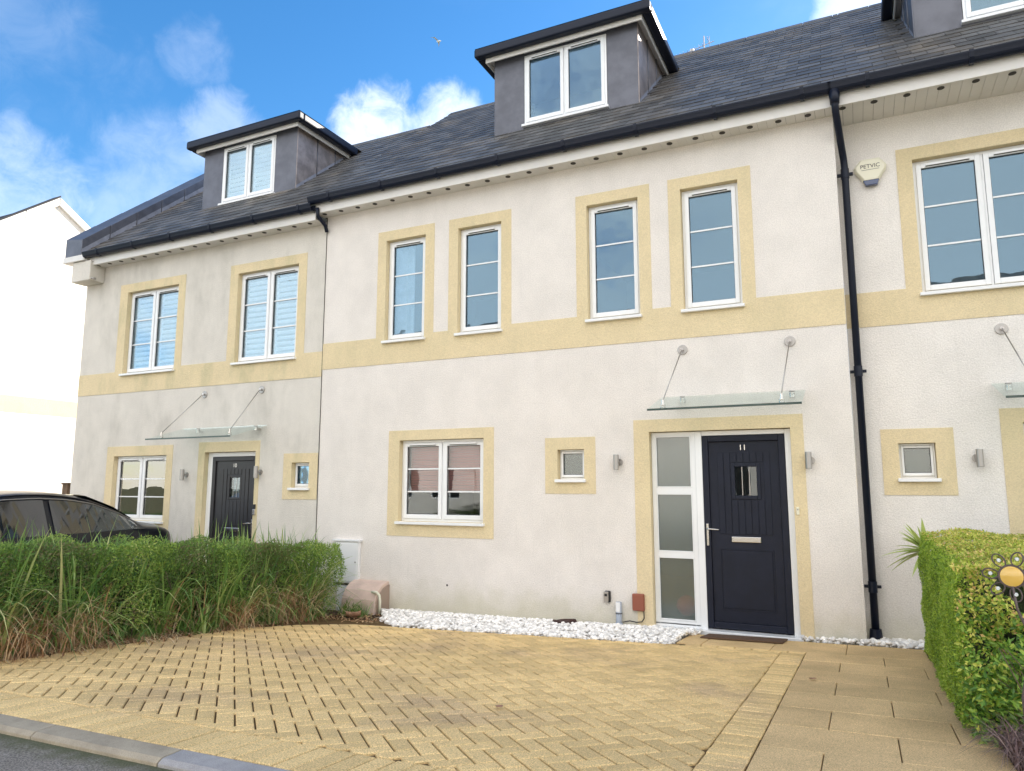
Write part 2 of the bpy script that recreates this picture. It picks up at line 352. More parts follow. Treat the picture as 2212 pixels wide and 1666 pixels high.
TH = R(-43.5); ca, sa = math.cos(TH), math.sin(TH)
cand = []
OX, OY = 4.25, -3.41
for a in range(-60, 61):
    for b in range(-40, 41):
        for typ in (0, 1):
            x0, y0 = (a+2*b)*.1, (a-2*b)*.1
            if typ: r = (x0+.2, y0-.1, x0+.3, y0+.1)
            else: r = (x0, y0, x0+.2, y0+.1)
            if max(abs(x0), abs(y0)) > 5.5: continue
            g = .0050; q = [(r[0]+g, r[1]+g), (r[2]-g, r[1]+g), (r[2]-g, r[3]-g), (r[0]+g, r[3]-g)]
            q = [(OX+x*ca-y*sa, OY+x*sa+y*ca) for x, y in q]
            cxx = sum(p[0] for p in q)/4; cyy = sum(p[1] for p in q)/4
            if not (.8 < cxx < 6.5 and -5.6 < cyy < -.8): continue
            c = clip(q, REG)
            if len(c) < 3 or area(c) < .0012: continue
            cand.append((area(c) > .0185, c, (cxx, cyy)))
cand.sort(key=lambda k: (Vector((k[2][0], k[2][1], 0))-CAMP).length - (.0 if k[0] else 0))
print('BRICKS', len(cand))
bmesh_cache = {}
rest = MB(); cnt = 0
# a shared whole brick per orientation
def shared_block(key, poly, cx, cy):
    if key in bmesh_cache: return bmesh_cache[key]
    vs, fs = block_geo(poly); me = bpy.data.meshes.new('brick')
    me.from_pydata([(v[0]-cx, v[1]-cy, v[2]-gz(cx, cy)) for v in vs], [], fs); me.materials.append(BLOCK); me.update(); bmesh_cache[key] = me; return me
for whole, c, (cx, cy) in cand:
    if cnt < 299:
        if whole and len(c) == 4:
            e = Vector(c[1])-Vector(c[0]); key = round(math.degrees(math.atan2(e.y, e.x)))*10+(1 if e.length > .15 else 0)
            me = shared_block(key, c, cx, cy); o = bpy.data.objects.new('brick', me); o.location = (cx, cy, gz(cx, cy)+random.uniform(-.0025, .002))
            o.rotation_euler = (random.uniform(-.006, .006), random.uniform(-.006, .006), random.uniform(-.008, .008))
            COL.objects.link(o); o.parent = drive
        else:
            g_ = block_geo(c)
            if not g_: continue
            MB().add(*g_).build('brick', BLOCK, drive)
        cnt += 1
    else:
        g_ = block_geo(c, dz=random.uniform(-.002, .002))
        if g_: rest.add(*g_)
rest.build('far_bricks', BLOCK, drive, kind='stuff')
def rect_blocks(x0, x1, y0, y1, pitch, along, name, parent, m=BLOCK, gap=.0048):
    a, e = (x0, x1) if along == 'x' else (y0, y1); k = int(round((e-a)/pitch)); p = (e-a)/k
    for i in range(k):
        s0, s1 = a+i*p+gap, a+(i+1)*p-gap
        r = (s0, s1, y0+gap, y1-gap) if along == 'x' else (x0+gap, x1-gap, s0, s1)
        j = [random.uniform(-.002, .002) for _ in range(4)]
        g_ = block_geo([(r[0]+j[0], r[2]+j[1]), (r[1]+j[2], r[2]+j[1]), (r[1]+j[2], r[3]+j[3]), (r[0]+j[0], r[3]+j[3])], dz=random.uniform(-.002, .002))
        MB().add(*g_).build(name, m, parent)
rect_blocks(.95, 6.51, -5.67, -5.34, .11, 'x', 'border_brick', drive)
rect_blocks(6.30, 6.51, -5.33, -1.0, .098, 'y', 'border_brick', drive)
rect_blocks(5.42, 6.51, -.99, -.90, .15, 'x', 'border_brick', drive)
for i, x in enumerate([0.45+.92*k for k in range(8)]):
    mk = KERBG if abs(x-4.13) < .3 or i == 6 else KERB
    P = [(-5.815, -.12), (-5.815, -.020), (-5.79, -.004), (-5.68, -.001), (-5.68, -.12)]
    mb = MB(); n = 5
    for xx in (x+.004, x+.916): mb.v += [(xx, p[0], gzn(xx)+p[1]) for p in P]
    mb.f = [tuple(range(4, -1, -1)), tuple(range(5, 10))]+[(q, (q+1) % 5, 5+(q+1) % 5, 5+q) for q in range(5)]
    if i == 0: kerbroot = thing('kerb', 'row of low dropped kerb stones between the driveway and the road', 'kerb', (0, -5.7, 0), kind='structure')
    mb.build('kerb_stone', mk, kerbroot, bevel=.004, label='pale grey kerb stone' if mk is KERBG else None)
# path of slabs
path = sheet('path', [5.3, 6, 6.5, 7, 7.5, 7.62], [-5.68, -4.6, -3.6, -2.6, -1.6, -.9, -.12], lambda x, y: gz(x, y)-.014, SAND, 'buff slab path leading to the dark front door')
def slab(x0, x1, y0, y1):
    g = .003
    g_ = block_geo([(x0+g, y0+g), (x1-g, y0+g), (x1-g, y1-g), (x0+g, y1-g)], .05, .004, random.uniform(-.002, .002))
    MB().add(*g_).build('slab', SLAB, path)
for a, b in ((5.32, 5.56), (5.56, 6.20), (6.20, 6.84), (6.84, 7.50)): slab(a, b, -.89 if a < 6.5 else -.89, -.14)
ys = [-.89-.485*i for i in range(11)]
for i in range(10):
    a, b = ys[i+1], ys[i]
    if b < -5.6: break
    a = max(a, -5.67)
    if i % 2 == 0: slab(6.511, 7.14, a, b); slab(7.14, 7.60, a, b)
    else: slab(6.511, 6.81, a, b); slab(6.81, 7.42, a, b); slab(7.42, 7.60, a, b)

# pebbles
def ico(sub):
    bm = bmesh.new(); bmesh.ops.create_icosphere(bm, subdivisions=sub, radius=1)
    v = np.array([x.co[:] for x in bm.verts]); f = np.array([[q.index for q in x.verts] for x in bm.faces]); bm.free(); return v, f
IV, IF = ico(2)
def inside(p, poly):
    c = False; n = len(poly)
    for i in range(n):
        a, b = poly[i], poly[i-1]
        if (a[1] > p[1]) != (b[1] > p[1]) and p[0] < (b[0]-a[0])*(p[1]-a[1])/(b[1]-a[1])+a[0]: c = not c
    return c
def pebbles(name, poly, n, label, smin=.012, smax=.024, skip=None):
    xs = [p[0] for p in poly]; ysn = [p[1] for p in poly]; V = []; F = []; k = 0
    while k < n:
        x, y = random.uniform(min(xs), max(xs)), random.uniform(min(ysn), max(ysn))
        if not inside((x, y), poly): continue
        if skip and skip(x, y): continue
        s = random.uniform(smin, smax)*(1.3 if random.random() < .08 else 1)
        sc_ = np.array([s*random.uniform(.9, 1.45), s*random.uniform(.8, 1.1), s*random.uniform(.55, .85)])
        rot = np.array(Euler((random.uniform(-.5, .5), random.uniform(-.5, .5), random.uniform(0, 6.28))).to_matrix())
        hump = .040*max(0, 1-abs(y+.35)/.6)
        V.append((IV*sc_*(1+.10*rng.standard_normal((len(IV), 1))*.6))@rot.T+np.array([x, y, gz(x, y)+random.uniform(-.03, .018)+hump])); F.append(IF+len(IV)*k); k += 1
    o = rawmesh(name, np.concatenate(V), np.concatenate(F), PEB, smooth=True, kind='stuff'); o['label'] = label; return o
PP = [(1.38, .0), (1.36, -.30), (1.62, -.55), (1.75, -.85), (2.25, -1.30), (3.2, -1.225), (4.4, -1.115), (5.30, -1.03), (5.31, -.5), (5.40, -.12), (5.40, .06), (4.86, .06), (4.86, .0)]
sheet('pebble_bed', [1.4, 2, 3, 4, 5.35], [-1.25, -.6, 0], lambda x, y: gz(x, y)-.03, mat('light_grit', (.45, .42, .38), .9, var=.4, vscale=30), 'soil beneath the white pebbles')
pebbles('white_pebbles', PP, 6800, 'strip of bright white pebbles along the foot of the middle house wall', skip=lambda x, y: (x-3.9)**2/.034+(y+.24)**2/.014 < 1 or (x < 2.9 and y < -1.05 and random.random() < .5))
pebbles('white_pebbles', [(6.42, 0), (6.42, -.06), (7.0, -.10), (7.55, -.13), (7.9, -.3), (7.9, .3), (7.03, .3), (7.03, 0)], 900, 'loose white pebbles along the wall beside the downpipe', .014, .028)

# ------------------------------------------------------------------ wall builder
def cells(xs, zs, keep):
    xs = sorted(set(round(x, 4) for x in xs)); zs = sorted(set(round(z, 4) for z in zs))
    return xs, zs, [[keep((xs[i]+xs[i+1])/2, (zs[j]+zs[j+1])/2) for j in range(len(zs)-1)] for i in range(len(xs)-1)]
def region(mb, xs, zs, keep, yf, yb, deep=None):
    """front faces at yf over the kept cells, returns of depth to yb (or deep(x,z) next to an opening)"""
    xs, zs, K = cells(xs, zs, keep)
    def k(i, j): return 0 <= i < len(K) and 0 <= j < len(K[0]) and K[i][j]
    def dep(i, j):
        if deep and 0 <= i < len(K) and 0 <= j < len(K[0]):
            d = deep((xs[i]+xs[i+1])/2, (zs[j]+zs[j+1])/2)
            if d is not None: return d
        return yb
    for i in range(len(xs)-1):
        for j in range(len(zs)-1):
            if not K[i][j]: continue
            a, b, c, d = xs[i], xs[i+1], zs[j], zs[j+1]
            mb.add([(a, yf, c), (b, yf, c), (b, yf, d), (a, yf, d)], [(0, 1, 2, 3)])
            for (di, dj, p, q) in ((-1, 0, (a, c), (a, d)), (1, 0, (b, c), (b, d)), (0, -1, (a, c), (b, c)), (0, 1, (a, d), (b, d))):
                if not k(i+di, j+dj):
                    e = dep(i+di, j+dj)
                    mb.add([(p[0], yf, p[1]), (q[0], yf, q[1]), (q[0], e, q[1]), (p[0], e, p[1])], [(0, 1, 2, 3)])
def inr(x, z, r): return r[0] < x < r[1] and r[2] < z < r[3]
def facade(root, yw, X0, X1, Z0, Z1, opens, surr, wm, bm_, thick=.25):
    xs = [X0, X1]+[v for r in opens for v in r[:2]]; zs = [Z0, Z1]+[v for r in opens for v in r[2:4]]
    e = .004; big = [(r[0]-e, r[1]+e, r[2]-e, r[3]+e) for r in opens]; xs = [X0, X1]+[v for r in big for v in r[:2]]; zs = [Z0, Z1]+[v for r in big for v in r[2:4]]
    mb = MB(); region(mb, xs, zs, lambda x, z: not any(inr(x, z, r) for r in big), yw, yw+thick)
    mb.build('wall', wm, root)
    band = [r for r in surr if r[3] > 3.3]; groups = [band]+[[r] for r in surr if r[3] <= 3.3]
    for sg in groups:
        ops = [o for o in opens if any(inr((o[0]+o[1])/2, (o[2]+o[3])/2, q) or inr((o[0]+o[1])/2, o[2]+.1, q) for q in sg)]
        xs = [v for r in ops+sg for v in r[:2]]; zs = [v for r in ops+sg for v in r[2:4]]
        mb = MB(); region(mb, xs, zs, lambda x, z: any(inr(x, z, r) for r in sg) and not any(inr(x, z, r) for r in ops), yw-.007, yw+.002,
                          lambda x, z: yw+.20 if any(inr(x, z, r) for r in ops) else None)
        mb.build('painted_surround', bm_, root)
def ringbox(mb, x0, x1, z0, z1, w, y0, y1, wb=None):
    wb = wb or w
    mb.box(x0, x0+w, y0, y1, z0, z1); mb.box(x1-w, x1, y0, y1, z0, z1)
    mb.box(x0+w, x1-w, y0, y1, z1-w, z1); mb.box(x0+w, x1-w, y0, y1, z0, z0+wb)
def window(root, yw, x0, x1, z0, z1, ns=1, bars=2, sill=True, inset=.075, vent=True, gm=None, inner=None, fm=UPVC, name='window', sash=.05, fw=.032):
    y = yw+inset; mb = MB(); ringbox(mb, x0+.003, x1-.003, z0, z1-.003, fw, y, y+.06)
    if ns == 2: xm = (x0+x1)/2; mb.box(xm-.012, xm+.012, y+.002, y+.06, z0+.032, z1-.035)
    wnd = mb.build(name, fm, root, bevel=.003)
    W = (x1-x0-2*fw-(.024 if ns == 2 else 0))/ns
    for k in range(ns):
        a = x0+fw+k*(W+.024)+.002; b = a+W-.004; c, d = z0+fw+.002, z1-fw-.005
        s = MB(); ringbox(s, a, b, c, d, sash, y-.014, y+.045, sash+.008); s.build('sash', fm, wnd, bevel=.005)
        ga, gb, gc, gd = a+sash, b-sash, c+sash+.008, d-sash
        rubber = MB(); ringbox(rubber, ga-.001, gb+.001, gc-.001, gd+.001, .006, y+.006, y+.018); rubber.build('glazing_seal', BLACK, wnd)
        nb = bars+1; hgt = (gd-gc)/nb
        for i in range(nb):
            t1, t2 = random.uniform(-.0015, .0015), random.uniform(-.0015, .0015); zz0, zz1 = gc+i*hgt, gc+(i+1)*hgt; yy = y+.016
            MB().add([(ga, yy+t1, zz0), (gb, yy+t2, zz0), (gb, yy+t2, zz1), (ga, yy+t1, zz1), (ga, yy+t1+.008, zz0), (gb, yy+t2+.008, zz0), (gb, yy+t2+.008, zz1), (ga, yy+t1+.008, zz1)],
                     [(0,1,2,3),(7,6,5,4),(0,4,5,1),(1,5,6,2),(2,6,7,3),(3,7,4,0)]).build('pane', gm or GLASS, wnd)
            if i: MB().box(ga, gb, y+.008, y+.015, zz0-.009, zz0+.009).build('glazing_bar', fm, wnd)
        if vent:
            vw = (b-a)*.34; xm = (a+b)/2
            MB().box(xm-vw, xm+vw, y-.030, y-.014, d-.034, d-.012).build('trickle_vent', fm, wnd, bevel=.004)
            MB().box(xm-vw, xm+vw, y-.026, y-.0145, d-.040, d-.0345).build('vent_shadow_line', DARKLINE, wnd)  # dark strip painted as the shadow line under the vent
    if sill: MB().box(x0-.025, x1+.025, yw-.055, y+.02, z0-.038, z0-.002).build('sill', fm, wnd, bevel=.005)
    return wnd
def shutters(wnd, yw, x0, x1, z0, z1, ns=2, pitch=.086, ang=35, m=SHUT):
    W = (x1-x0)/ns
    for k in range(ns):
        a, b = x0+k*W+.03, x0+(k+1)*W-.03; y = yw+.150
        s = MB(); ringbox(s, a, b, z0+.02, z1-.02, .045, y-.015, y+.02); s.build('shutter_frame', m, wnd)
        z = z0+.10
        while z < z1-.09:
            h = .030; c_, s_ = math.cos(R(ang)), math.sin(R(ang))
            p = [(y-h*c_, z-h*s_), (y-h*c_-.003, z-h*s_+.006), (y+h*c_-.003, z+h*s_+.006), (y+h*c_, z+h*s_)]
            MB().prism(p, 'x', a+.046, b-.046).build('shutter_slat', m, wnd); z += pitch
def rooms(root, x0, x1, yw, zs, depth=4.6):
    mb = MB(); yb = yw+depth; ya = yw+.251
    mb.add([(x0, yb, zs[0]), (x1, yb, zs[0]), (x1, yb, zs[-1]), (x0, yb, zs[-1])], [(0, 1, 2, 3)])
    for x in (x0, x1, (x0+x1)/2-.2): mb.add([(x, ya, zs[0]), (x, yb, zs[0]), (x, yb, zs[-1]), (x, ya, zs[-1])], [(0, 1, 2, 3)])
    mb.build('interior_wall', INT, root)
    mb = MB()
    for z in zs: mb.box(x0, x1, ya, yb, z-.1, z)
    mb.build('interior_floor', INT, root)
def text(s, size, loc, m, parent, name='lettering', ext=.002, rot=(R(90), 0, 0), align='CENTER'):
    cu = bpy.data.curves.new('t', 'FONT'); cu.body = s; cu.size = size; cu.extrude = ext; cu.align_x = align; cu.align_y = 'CENTER'
    o = bpy.data.objects.new('t', cu); COL.objects.link(o); bpy.context.view_layer.update()
    me = bpy.data.meshes.new_from_object(o.evaluated_get(bpy.context.evaluated_depsgraph_get())); bpy.data.objects.remove(o)
    me.materials.clear(); me.materials.append(m); q = bpy.data.objects.new(name, me); COL.objects.link(q)
    org = ORG[parent.name]; q.parent = parent; q.location = Vector(loc)-org; q.rotation_euler = rot; ORG[q.name] = Vector(loc); return q
def door(root, yw, x0, x1, z0, z1, m, handle_left=True, num=None, gx=None, inset=.08, glass=None):
    """x0..x1 outer edge of the dark door frame"""
    y = yw+inset; mb = MB(); fw = .068
    mb.box(x0, x0+fw, y-.012, y+.06, z0, z1); mb.box(x1-fw, x1, y-.012, y+.06, z0, z1); mb.box(x0+fw, x1-fw, y-.012, y+.06, z1-fw, z1); mb.box(x0+fw, x1-fw, y-.012, y+.06, z0, z0+fw)
    dr = mb.build('door', m, root, bevel=.006)
    a, b, c, d = x0+fw+.003, x1-fw-.003, z0+fw+.003, z1-fw-.003
    gx0, gx1, gzb, gzt = glass
    # leaf with a glazed hole
    mb = MB(); region(mb, [a, b, gx0, gx1], [c, d, gzb, gzt], lambda x, z: not inr(x, z, (gx0, gx1, gzb, gzt)), y+.012, y+.05); mb.build('leaf', m, dr)
    # vertical boards in the recessed upper field
    fx0, fx1, fz0, fz1 = a+.09, b-.09, c+1.0-.06, d-.12; n = 8; w_ = (fx1-fx0)/n
    for i in range(n):
        p, q = fx0+i*w_+.0035, fx0+(i+1)*w_-.0035
        if q < gx0-.035 or p > gx1+.035: MB().box(p, q, y+.004, y+.0115, fz0, fz1).build('door_board', m, dr, bevel=.003)
        else:
            MB().box(p, q, y+.004, y+.0115, fz0, gzb-.05).build('door_board', m, dr, bevel=.003)
            MB().box(p, q, y+.004, y+.0115, gzt+.05, fz1).build('door_board', m, dr, bevel=.003)
    s = MB(); ringbox(s, gx0-.04, gx1+.04, gzb-.04, gzt+.04, .04, y+.000, y+.0112); s.build('pane_surround', m, dr, bevel=.006)
    s = MB(); ringbox(s, a+.09, b-.09, c+.13, c+.78, .010, y+.006, y+.0114); s.build('lower_panel', m, dr, bevel=.003)
    s = MB(); s.box(a+.11, b-.11, y+.004, y+.0113, c+.15, c+.76); s.build('lower_panel', m, dr, bevel=.006)
    MB().box(gx0, gx1, y+.02, y+.028, gzb, gzt).build('pane', GLASSG, dr)
    s = MB()
    for k in range(1, 3):
        xx = gx0+(gx1-gx0)*k/3; s.box(xx-.004, xx+.004, y+.012, y+.0195, gzb, gzt)
    s.build('lead_came', STEELD, dr)
    xm = (x0+x1)/2
    MB().box(xm-.155, xm+.155, y-.006, y+.0115, z0+.925, z0+.985).build('letterbox', STEEL, dr, bevel=.006)
    hx = x0+.035 if handle_left else x1-.035; sg = 1 if handle_left else -1
    MB().box(hx-.014, hx+.014, y-.022, y-.0121, z0+.88, z0+1.12).build('handle_plate', STEEL, dr, bevel=.004)
    MB().tube([(hx, y-.022, z0+1.065), (hx, y-.06, z0+1.065), (hx+.02*sg, y-.066, z0+1.065), (hx+.13*sg, y-.062, z0+1.058)], .009, 8).build('handle', STEEL, dr, smooth=True)
    if num: text(num, .085, (xm, y+.008, z1-.14), STEEL, dr, 'house_number', .003)
    return dr

# ------------------------------------------------------------------ roof builder
def roof_slates(root, x0, x1, ye, ze, s, yr, holes, zoff=0, first=300, m=SLATE, w=.26, expo=.205, join_l=False, join_r=False):
    L = math.hypot(1, s); ang = math.atan(s); rows = int((yr-ye)*L/expo)
    lst = []
    for j in range(rows+1):
        v = j*expo; y = ye+v/L
        x = x0+((w/2 if join_l else -w/2) if j % 2 else 0)
        while x < x1-.02:
            a, b = max(x, x0), (x+w if join_r else min(x+w, x1))
            if b-a > .04:
                cx = (a+b)/2
                top = min(v+expo*1.75, (yr-ye)*L)
                if not any(h[0] < cx < h[1] and y > h[2] and y < h[3] for h in holes): lst.append((a, b, v, top-v))
            x += w
    lst.sort(key=lambda k: (Vector(((k[0]+k[1])/2, ye+k[2]/L, ze+k[2]/L*s))-CAMP).length if -6 < k[0] < 9.4 else 99)
    cache = {}; rest = MB(); org = ORG[root.name]
    def geo(wd, ln):
        g = .003; t = .016; lift = .032
        # local: x across, y up the slope, z normal; tail lifted
        return [(-wd/2+g, 0, lift-t), (wd/2-g, 0, lift-t), (wd/2-g, ln, .001), (-wd/2+g, ln, .001), (-wd/2+g, 0, lift), (wd/2-g, 0, lift), (wd/2-g, ln, .001+t), (-wd/2+g, ln, .001+t)], [(0,3,2,1),(4,5,6,7),(0,1,5,4),(1,2,6,5),(2,3,7,6),(3,0,4,7)]
    ct, st = math.cos(ang), math.sin(ang)
    for n, (a, b, v, ln) in enumerate(lst):
        wd = round(b-a, 3); ln = round(ln, 3); cx = (a+b)/2; py, pz = ye+v*ct, ze+v*st+zoff
        ry = random.uniform(-.004, .004)
        if n < first:
            if (wd, ln) not in cache:
                me = bpy.data.meshes.new('slate'); me.from_pydata(geo(wd, ln)[0], [], geo(wd, ln)[1]); me.materials.append(m); me.update(); cache[(wd, ln)] = me
            o = bpy.data.objects.new('slate', cache[(wd, ln)]); COL.objects.link(o); o.parent = root
            o.location = Vector((cx, py, pz+random.uniform(0, .003)))-org; o.rotation_euler = (ang+random.uniform(-.006, .006), ry, random.uniform(-.004, .004))
        else:
            V, F = geo(wd, ln); rr = random.uniform(0, .003)
            rest.add([(cx+p[0], py+p[1]*ct-p[2]*st, pz+p[1]*st+p[2]*ct+rr) for p in V], F)
    if rest.v: rest.build('upper_slates', m, root, kind='stuff')
def roof(root, x0, x1, ye, ze, s, yr, holes, **k):
    zr = ze+s*(yr-ye); yb = 2*yr-ye
    mb = MB()
    ys_ = sorted(set([ye, yr]+[min(h[2], yr) for h in holes])); xs_ = sorted(set([x0, x1]+[min(max(v, x0), x1) for h in holes for v in h[:2]]))
    for i in range(len(xs_)-1):
        for j in range(len(ys_)-1):
            xm, ym = (xs_[i]+xs_[i+1])/2, (ys_[j]+ys_[j+1])/2
            if any(h[0] < xm < h[1] and h[2] < ym for h in holes):
                continue
            f = lambda y: ze+s*(y-ye)
            mb.add([(xs_[i], ys_[j], f(ys_[j])), (xs_[i+1], ys_[j], f(ys_[j])), (xs_[i+1], ys_[j+1], f(ys_[j+1])), (xs_[i], ys_[j+1], f(ys_[j+1]))], [(0, 1, 2, 3)])
    for h in holes:   # roof continues above the dormer
        f = lambda y: ze+s*(y-ye); a, b = max(h[0], x0), min(h[1], x1)
        mb.add([(a, h[3], f(h[3])), (b, h[3], f(h[3])), (b, yr, zr), (a, yr, zr)], [(0, 1, 2, 3)])
    mb.add([(x0, yr, zr), (x1, yr, zr), (x1, yb, ze), (x0, yb, ze)], [(0, 1, 2, 3)])
    mb.build('roof', SLATEB, root)
    roof_slates(root, x0, x1, ye, ze+.004, s, yr, holes, **k)
    x = x0
    while x < x1-.05:
        b = min(x+.45, x1); g = .004
        P = [(yr-.16, zr-.13+.03), (yr-.15, zr-.10+.03), (yr-.03, zr+.035), (yr+.03, zr+.035), (yr+.15, zr-.07), (yr+.16, zr-.10)]
        MB().prism(P, 'x', x+g, b-g).build('ridge_tile', SLATE, root, bevel=.006); x += .45
def eaves(root, x0, x1, zf, ywall, vents, board=.1, step=.305, vstart=.12):
    """fascia underside at zf; fascia front at y=-.235"""
    MB().box(x0, x1, -.235, -.215, zf, zf+.16).build('fascia', UPVC2, root, bevel=.003)
    x = x0+.001
    while x < x1-.02:
        b = min(x+board, x1); MB().box(x+.0015, b-.0015, -.2145, ywall, zf+.012, zf+.022).build('soffit_board', UPVC2, root); x += board
    MB().box(x0, x1, -.214, ywall+.3, zf+.0225, zf+.03).build('soffit_backing', DARKLINE, root)
    x = x0+vstart
    while vents and x < x1-.05:
        MB().tube([(x, -.135, zf+.011), (x, -.135, zf+.006)], .034, 14).build('soffit_vent', DARKV, root); x += step
    # gutter: a deep half-round with brackets
    P = []
    yc, zc, r, ry = -.300, zf+.222, .062, .104
    for k in range(11):
        a = math.pi+math.pi*k/10; P.append((yc+r*math.cos(a), zc+ry*math.copysign(abs(math.sin(a))**.8, math.sin(a))))
    P = [(P[0][0]-.008, P[0][1]), (P[0][0]-.008, P[0][1]-.012)]+P[1:]
    P2 = [(yc+(p[0]-yc)*.86, zc+(p[1]-zc)*.9) for p in P][::-1]
    MB().prism(P+P2, 'x', x0-.03, x1).build('gutter', NAVY, root, smooth=False)
    x = x0+.35
    while x < x1-.1:
        Q2 = [(yc-r*1.2, zc+.010), (yc-r*1.2, zc-.014), (yc-r*1.0, zc-ry*.62), (yc-r*.4, zc-ry*1.06), (yc+r*.5, zc-ry*1.04), (yc+r*1.0, zc-ry*.5), (yc+r*1.0, zc)]
        MB().prism(Q2, 'x', x-.02, x+.02).build('gutter_bracket', NAVY, root); x += .92
def dormer(root, x0, x1, yd, ye, ze, s, zt, wx0, wx1, wz0, wz1, seams, left=True, right=True, inner=None, ns=2):
    f = lambda y: ze+s*(y-ye); zb = f(yd); yt = ye+(zt-ze)/s; 
    o = (wx0, wx1, wz0, wz1)
    mb = MB(); region(mb, [x0, x1, wx0, wx1], [zb-.04, zt, wz0, wz1], lambda x, z: not inr(x, z, o), yd+.012, yd+.12)
    dm = mb.build('dormer', LEAD, root)
    for a, b in ((x0+.004, wx0-.003), (wx1+.003, x1-.004)):
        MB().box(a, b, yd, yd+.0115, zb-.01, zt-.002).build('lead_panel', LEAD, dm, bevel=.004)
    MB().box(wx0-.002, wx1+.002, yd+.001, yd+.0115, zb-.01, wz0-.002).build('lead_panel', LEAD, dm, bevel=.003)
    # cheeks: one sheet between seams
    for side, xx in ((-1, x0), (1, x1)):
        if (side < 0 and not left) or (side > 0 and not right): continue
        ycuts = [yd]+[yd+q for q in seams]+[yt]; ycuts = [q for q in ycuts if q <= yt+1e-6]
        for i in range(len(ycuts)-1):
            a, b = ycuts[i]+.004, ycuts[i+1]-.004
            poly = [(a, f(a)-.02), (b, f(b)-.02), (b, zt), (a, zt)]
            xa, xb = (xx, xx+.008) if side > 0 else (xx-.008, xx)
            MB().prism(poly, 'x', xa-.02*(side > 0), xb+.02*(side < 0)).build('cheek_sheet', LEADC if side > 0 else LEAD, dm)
        for q in ycuts[1:-1]:
            MB().tube([(xx+side*.008, q, f(q)), (xx+side*.008, q, zt)], .013, 8).build('lead_roll', LEAD, dm, smooth=True)
        # stepped soaker flashing up the slope
        poly = [(yd-.02, f(yd-.02)+.012), (yt, f(yt)+.012), (yt, f(yt)+.10), (yd-.02, f(yd-.02)+.10)]
        y = yd; 
        while y < yt-.06:
            y2 = min(y+.3, yt); zf_ = .022
            MB().add([(xx+side*.012, y, f(y)+zf_), (xx+side*.055, y, f(y)+zf_), (xx+side*.055, y2, f(y2)+zf_), (xx+side*.012, y2, f(y2)+zf_),
                      (xx+side*.012, y, f(y)+zf_+.07), (xx+side*.012, y2, f(y2)+zf_+.07)], [(0, 1, 2, 3), (0, 3, 5, 4)]).build('flashing', LEADF, dm); y = y2
    # front apron on the slates
    ya = yd-.17
    MB().add([(x0-.05, ya, f(ya)+.028), (x1+.06, ya, f(ya)+.028), (x1+.06, yd-.004, f(yd)+.034), (x0-.05, yd-.004, f(yd)+.034),
              (x0-.05, ya, f(ya)+.020), (x1+.06, ya, f(ya)+.020)], [(0, 1, 2, 3), (0, 4, 5, 1)]).build('apron_flashing', LEADF, dm)
    # roof: white fascia, dark gutter edge, slightly pitched lead top
    yt2 = yt+.10
    m_ = MB(); ov = .10
    m_.box(x0-ov, x1+ov, yd-ov-.02, yd-ov, zt-.075, zt+.045)
    if right: m_.box(x1+ov-.02, x1+ov, yd-ov, yt-.08, zt-.075, zt+.045)
    if left: m_.box(x0-ov, x0-ov+.02, yd-ov, yt-.08, zt-.075, zt+.045)
    m_.build('dormer_fascia', UPVC2, dm, bevel=.004)
    MB().box(x0-ov+.021, x1+ov-.021, yd-ov+.001, yt, zt-.003, zt+.02).build('dormer_soffit', UPVC2, dm)
    gq = MB(); e0 = ov+.0205; e1 = ov+.14
    gq.box(x0-e1, x1+e1, yd-e1, yd-e0, zt-.015, zt+.125)
    gq.box(x1+e0-.0195, x1+e1, yd-e0+.001, yt-.02, zt-.014, zt+.124); gq.box(x0-e1, x0-e0+.0195, yd-e0+.001, yt-.02, zt-.014, zt+.124)
    gq.build('dormer_gutter', NAVY, dm, bevel=.028, segs=3)
    zt3 = zt+.128; rise = .075
    MB().add([(x0-e1+.01, yd-e1+.01, zt3), (x1+e1-.01, yd-e1+.01, zt3), (x1+e1-.01, yt2+.2, zt3), (x0-e1+.01, yt2+.2, zt3),
              (x0+.35, yd+.35, zt3+rise), (x1-.35, yd+.35, zt3+rise), (x1-.35, yt2+.2, zt3+rise), (x0+.35, yt2+.2, zt3+rise)],
             [(4, 5, 6, 7), (0, 1, 5, 4), (1, 2, 6, 5), (3, 0, 4, 7), (2, 3, 7, 6), (0, 3, 2, 1)]).build('dormer_roof', SLATE, dm)
    wnd = window(root, yd, wx0, wx1, wz0, wz1, ns, 0, True, inset=.0, vent=True, gm=GLASSL if x0 < 0 else GLASS)
    # room behind
    mb = MB(); mb.add([(x0+.02, yd+1.4, zb), (x1-.02, yd+1.4, zb), (x1-.02, yd+1.4, zt), (x0+.02, yd+1.4, zt)], [(0, 1, 2, 3)]); mb.build('dormer_inner_wall', INT, dm)
    return dm, wnd

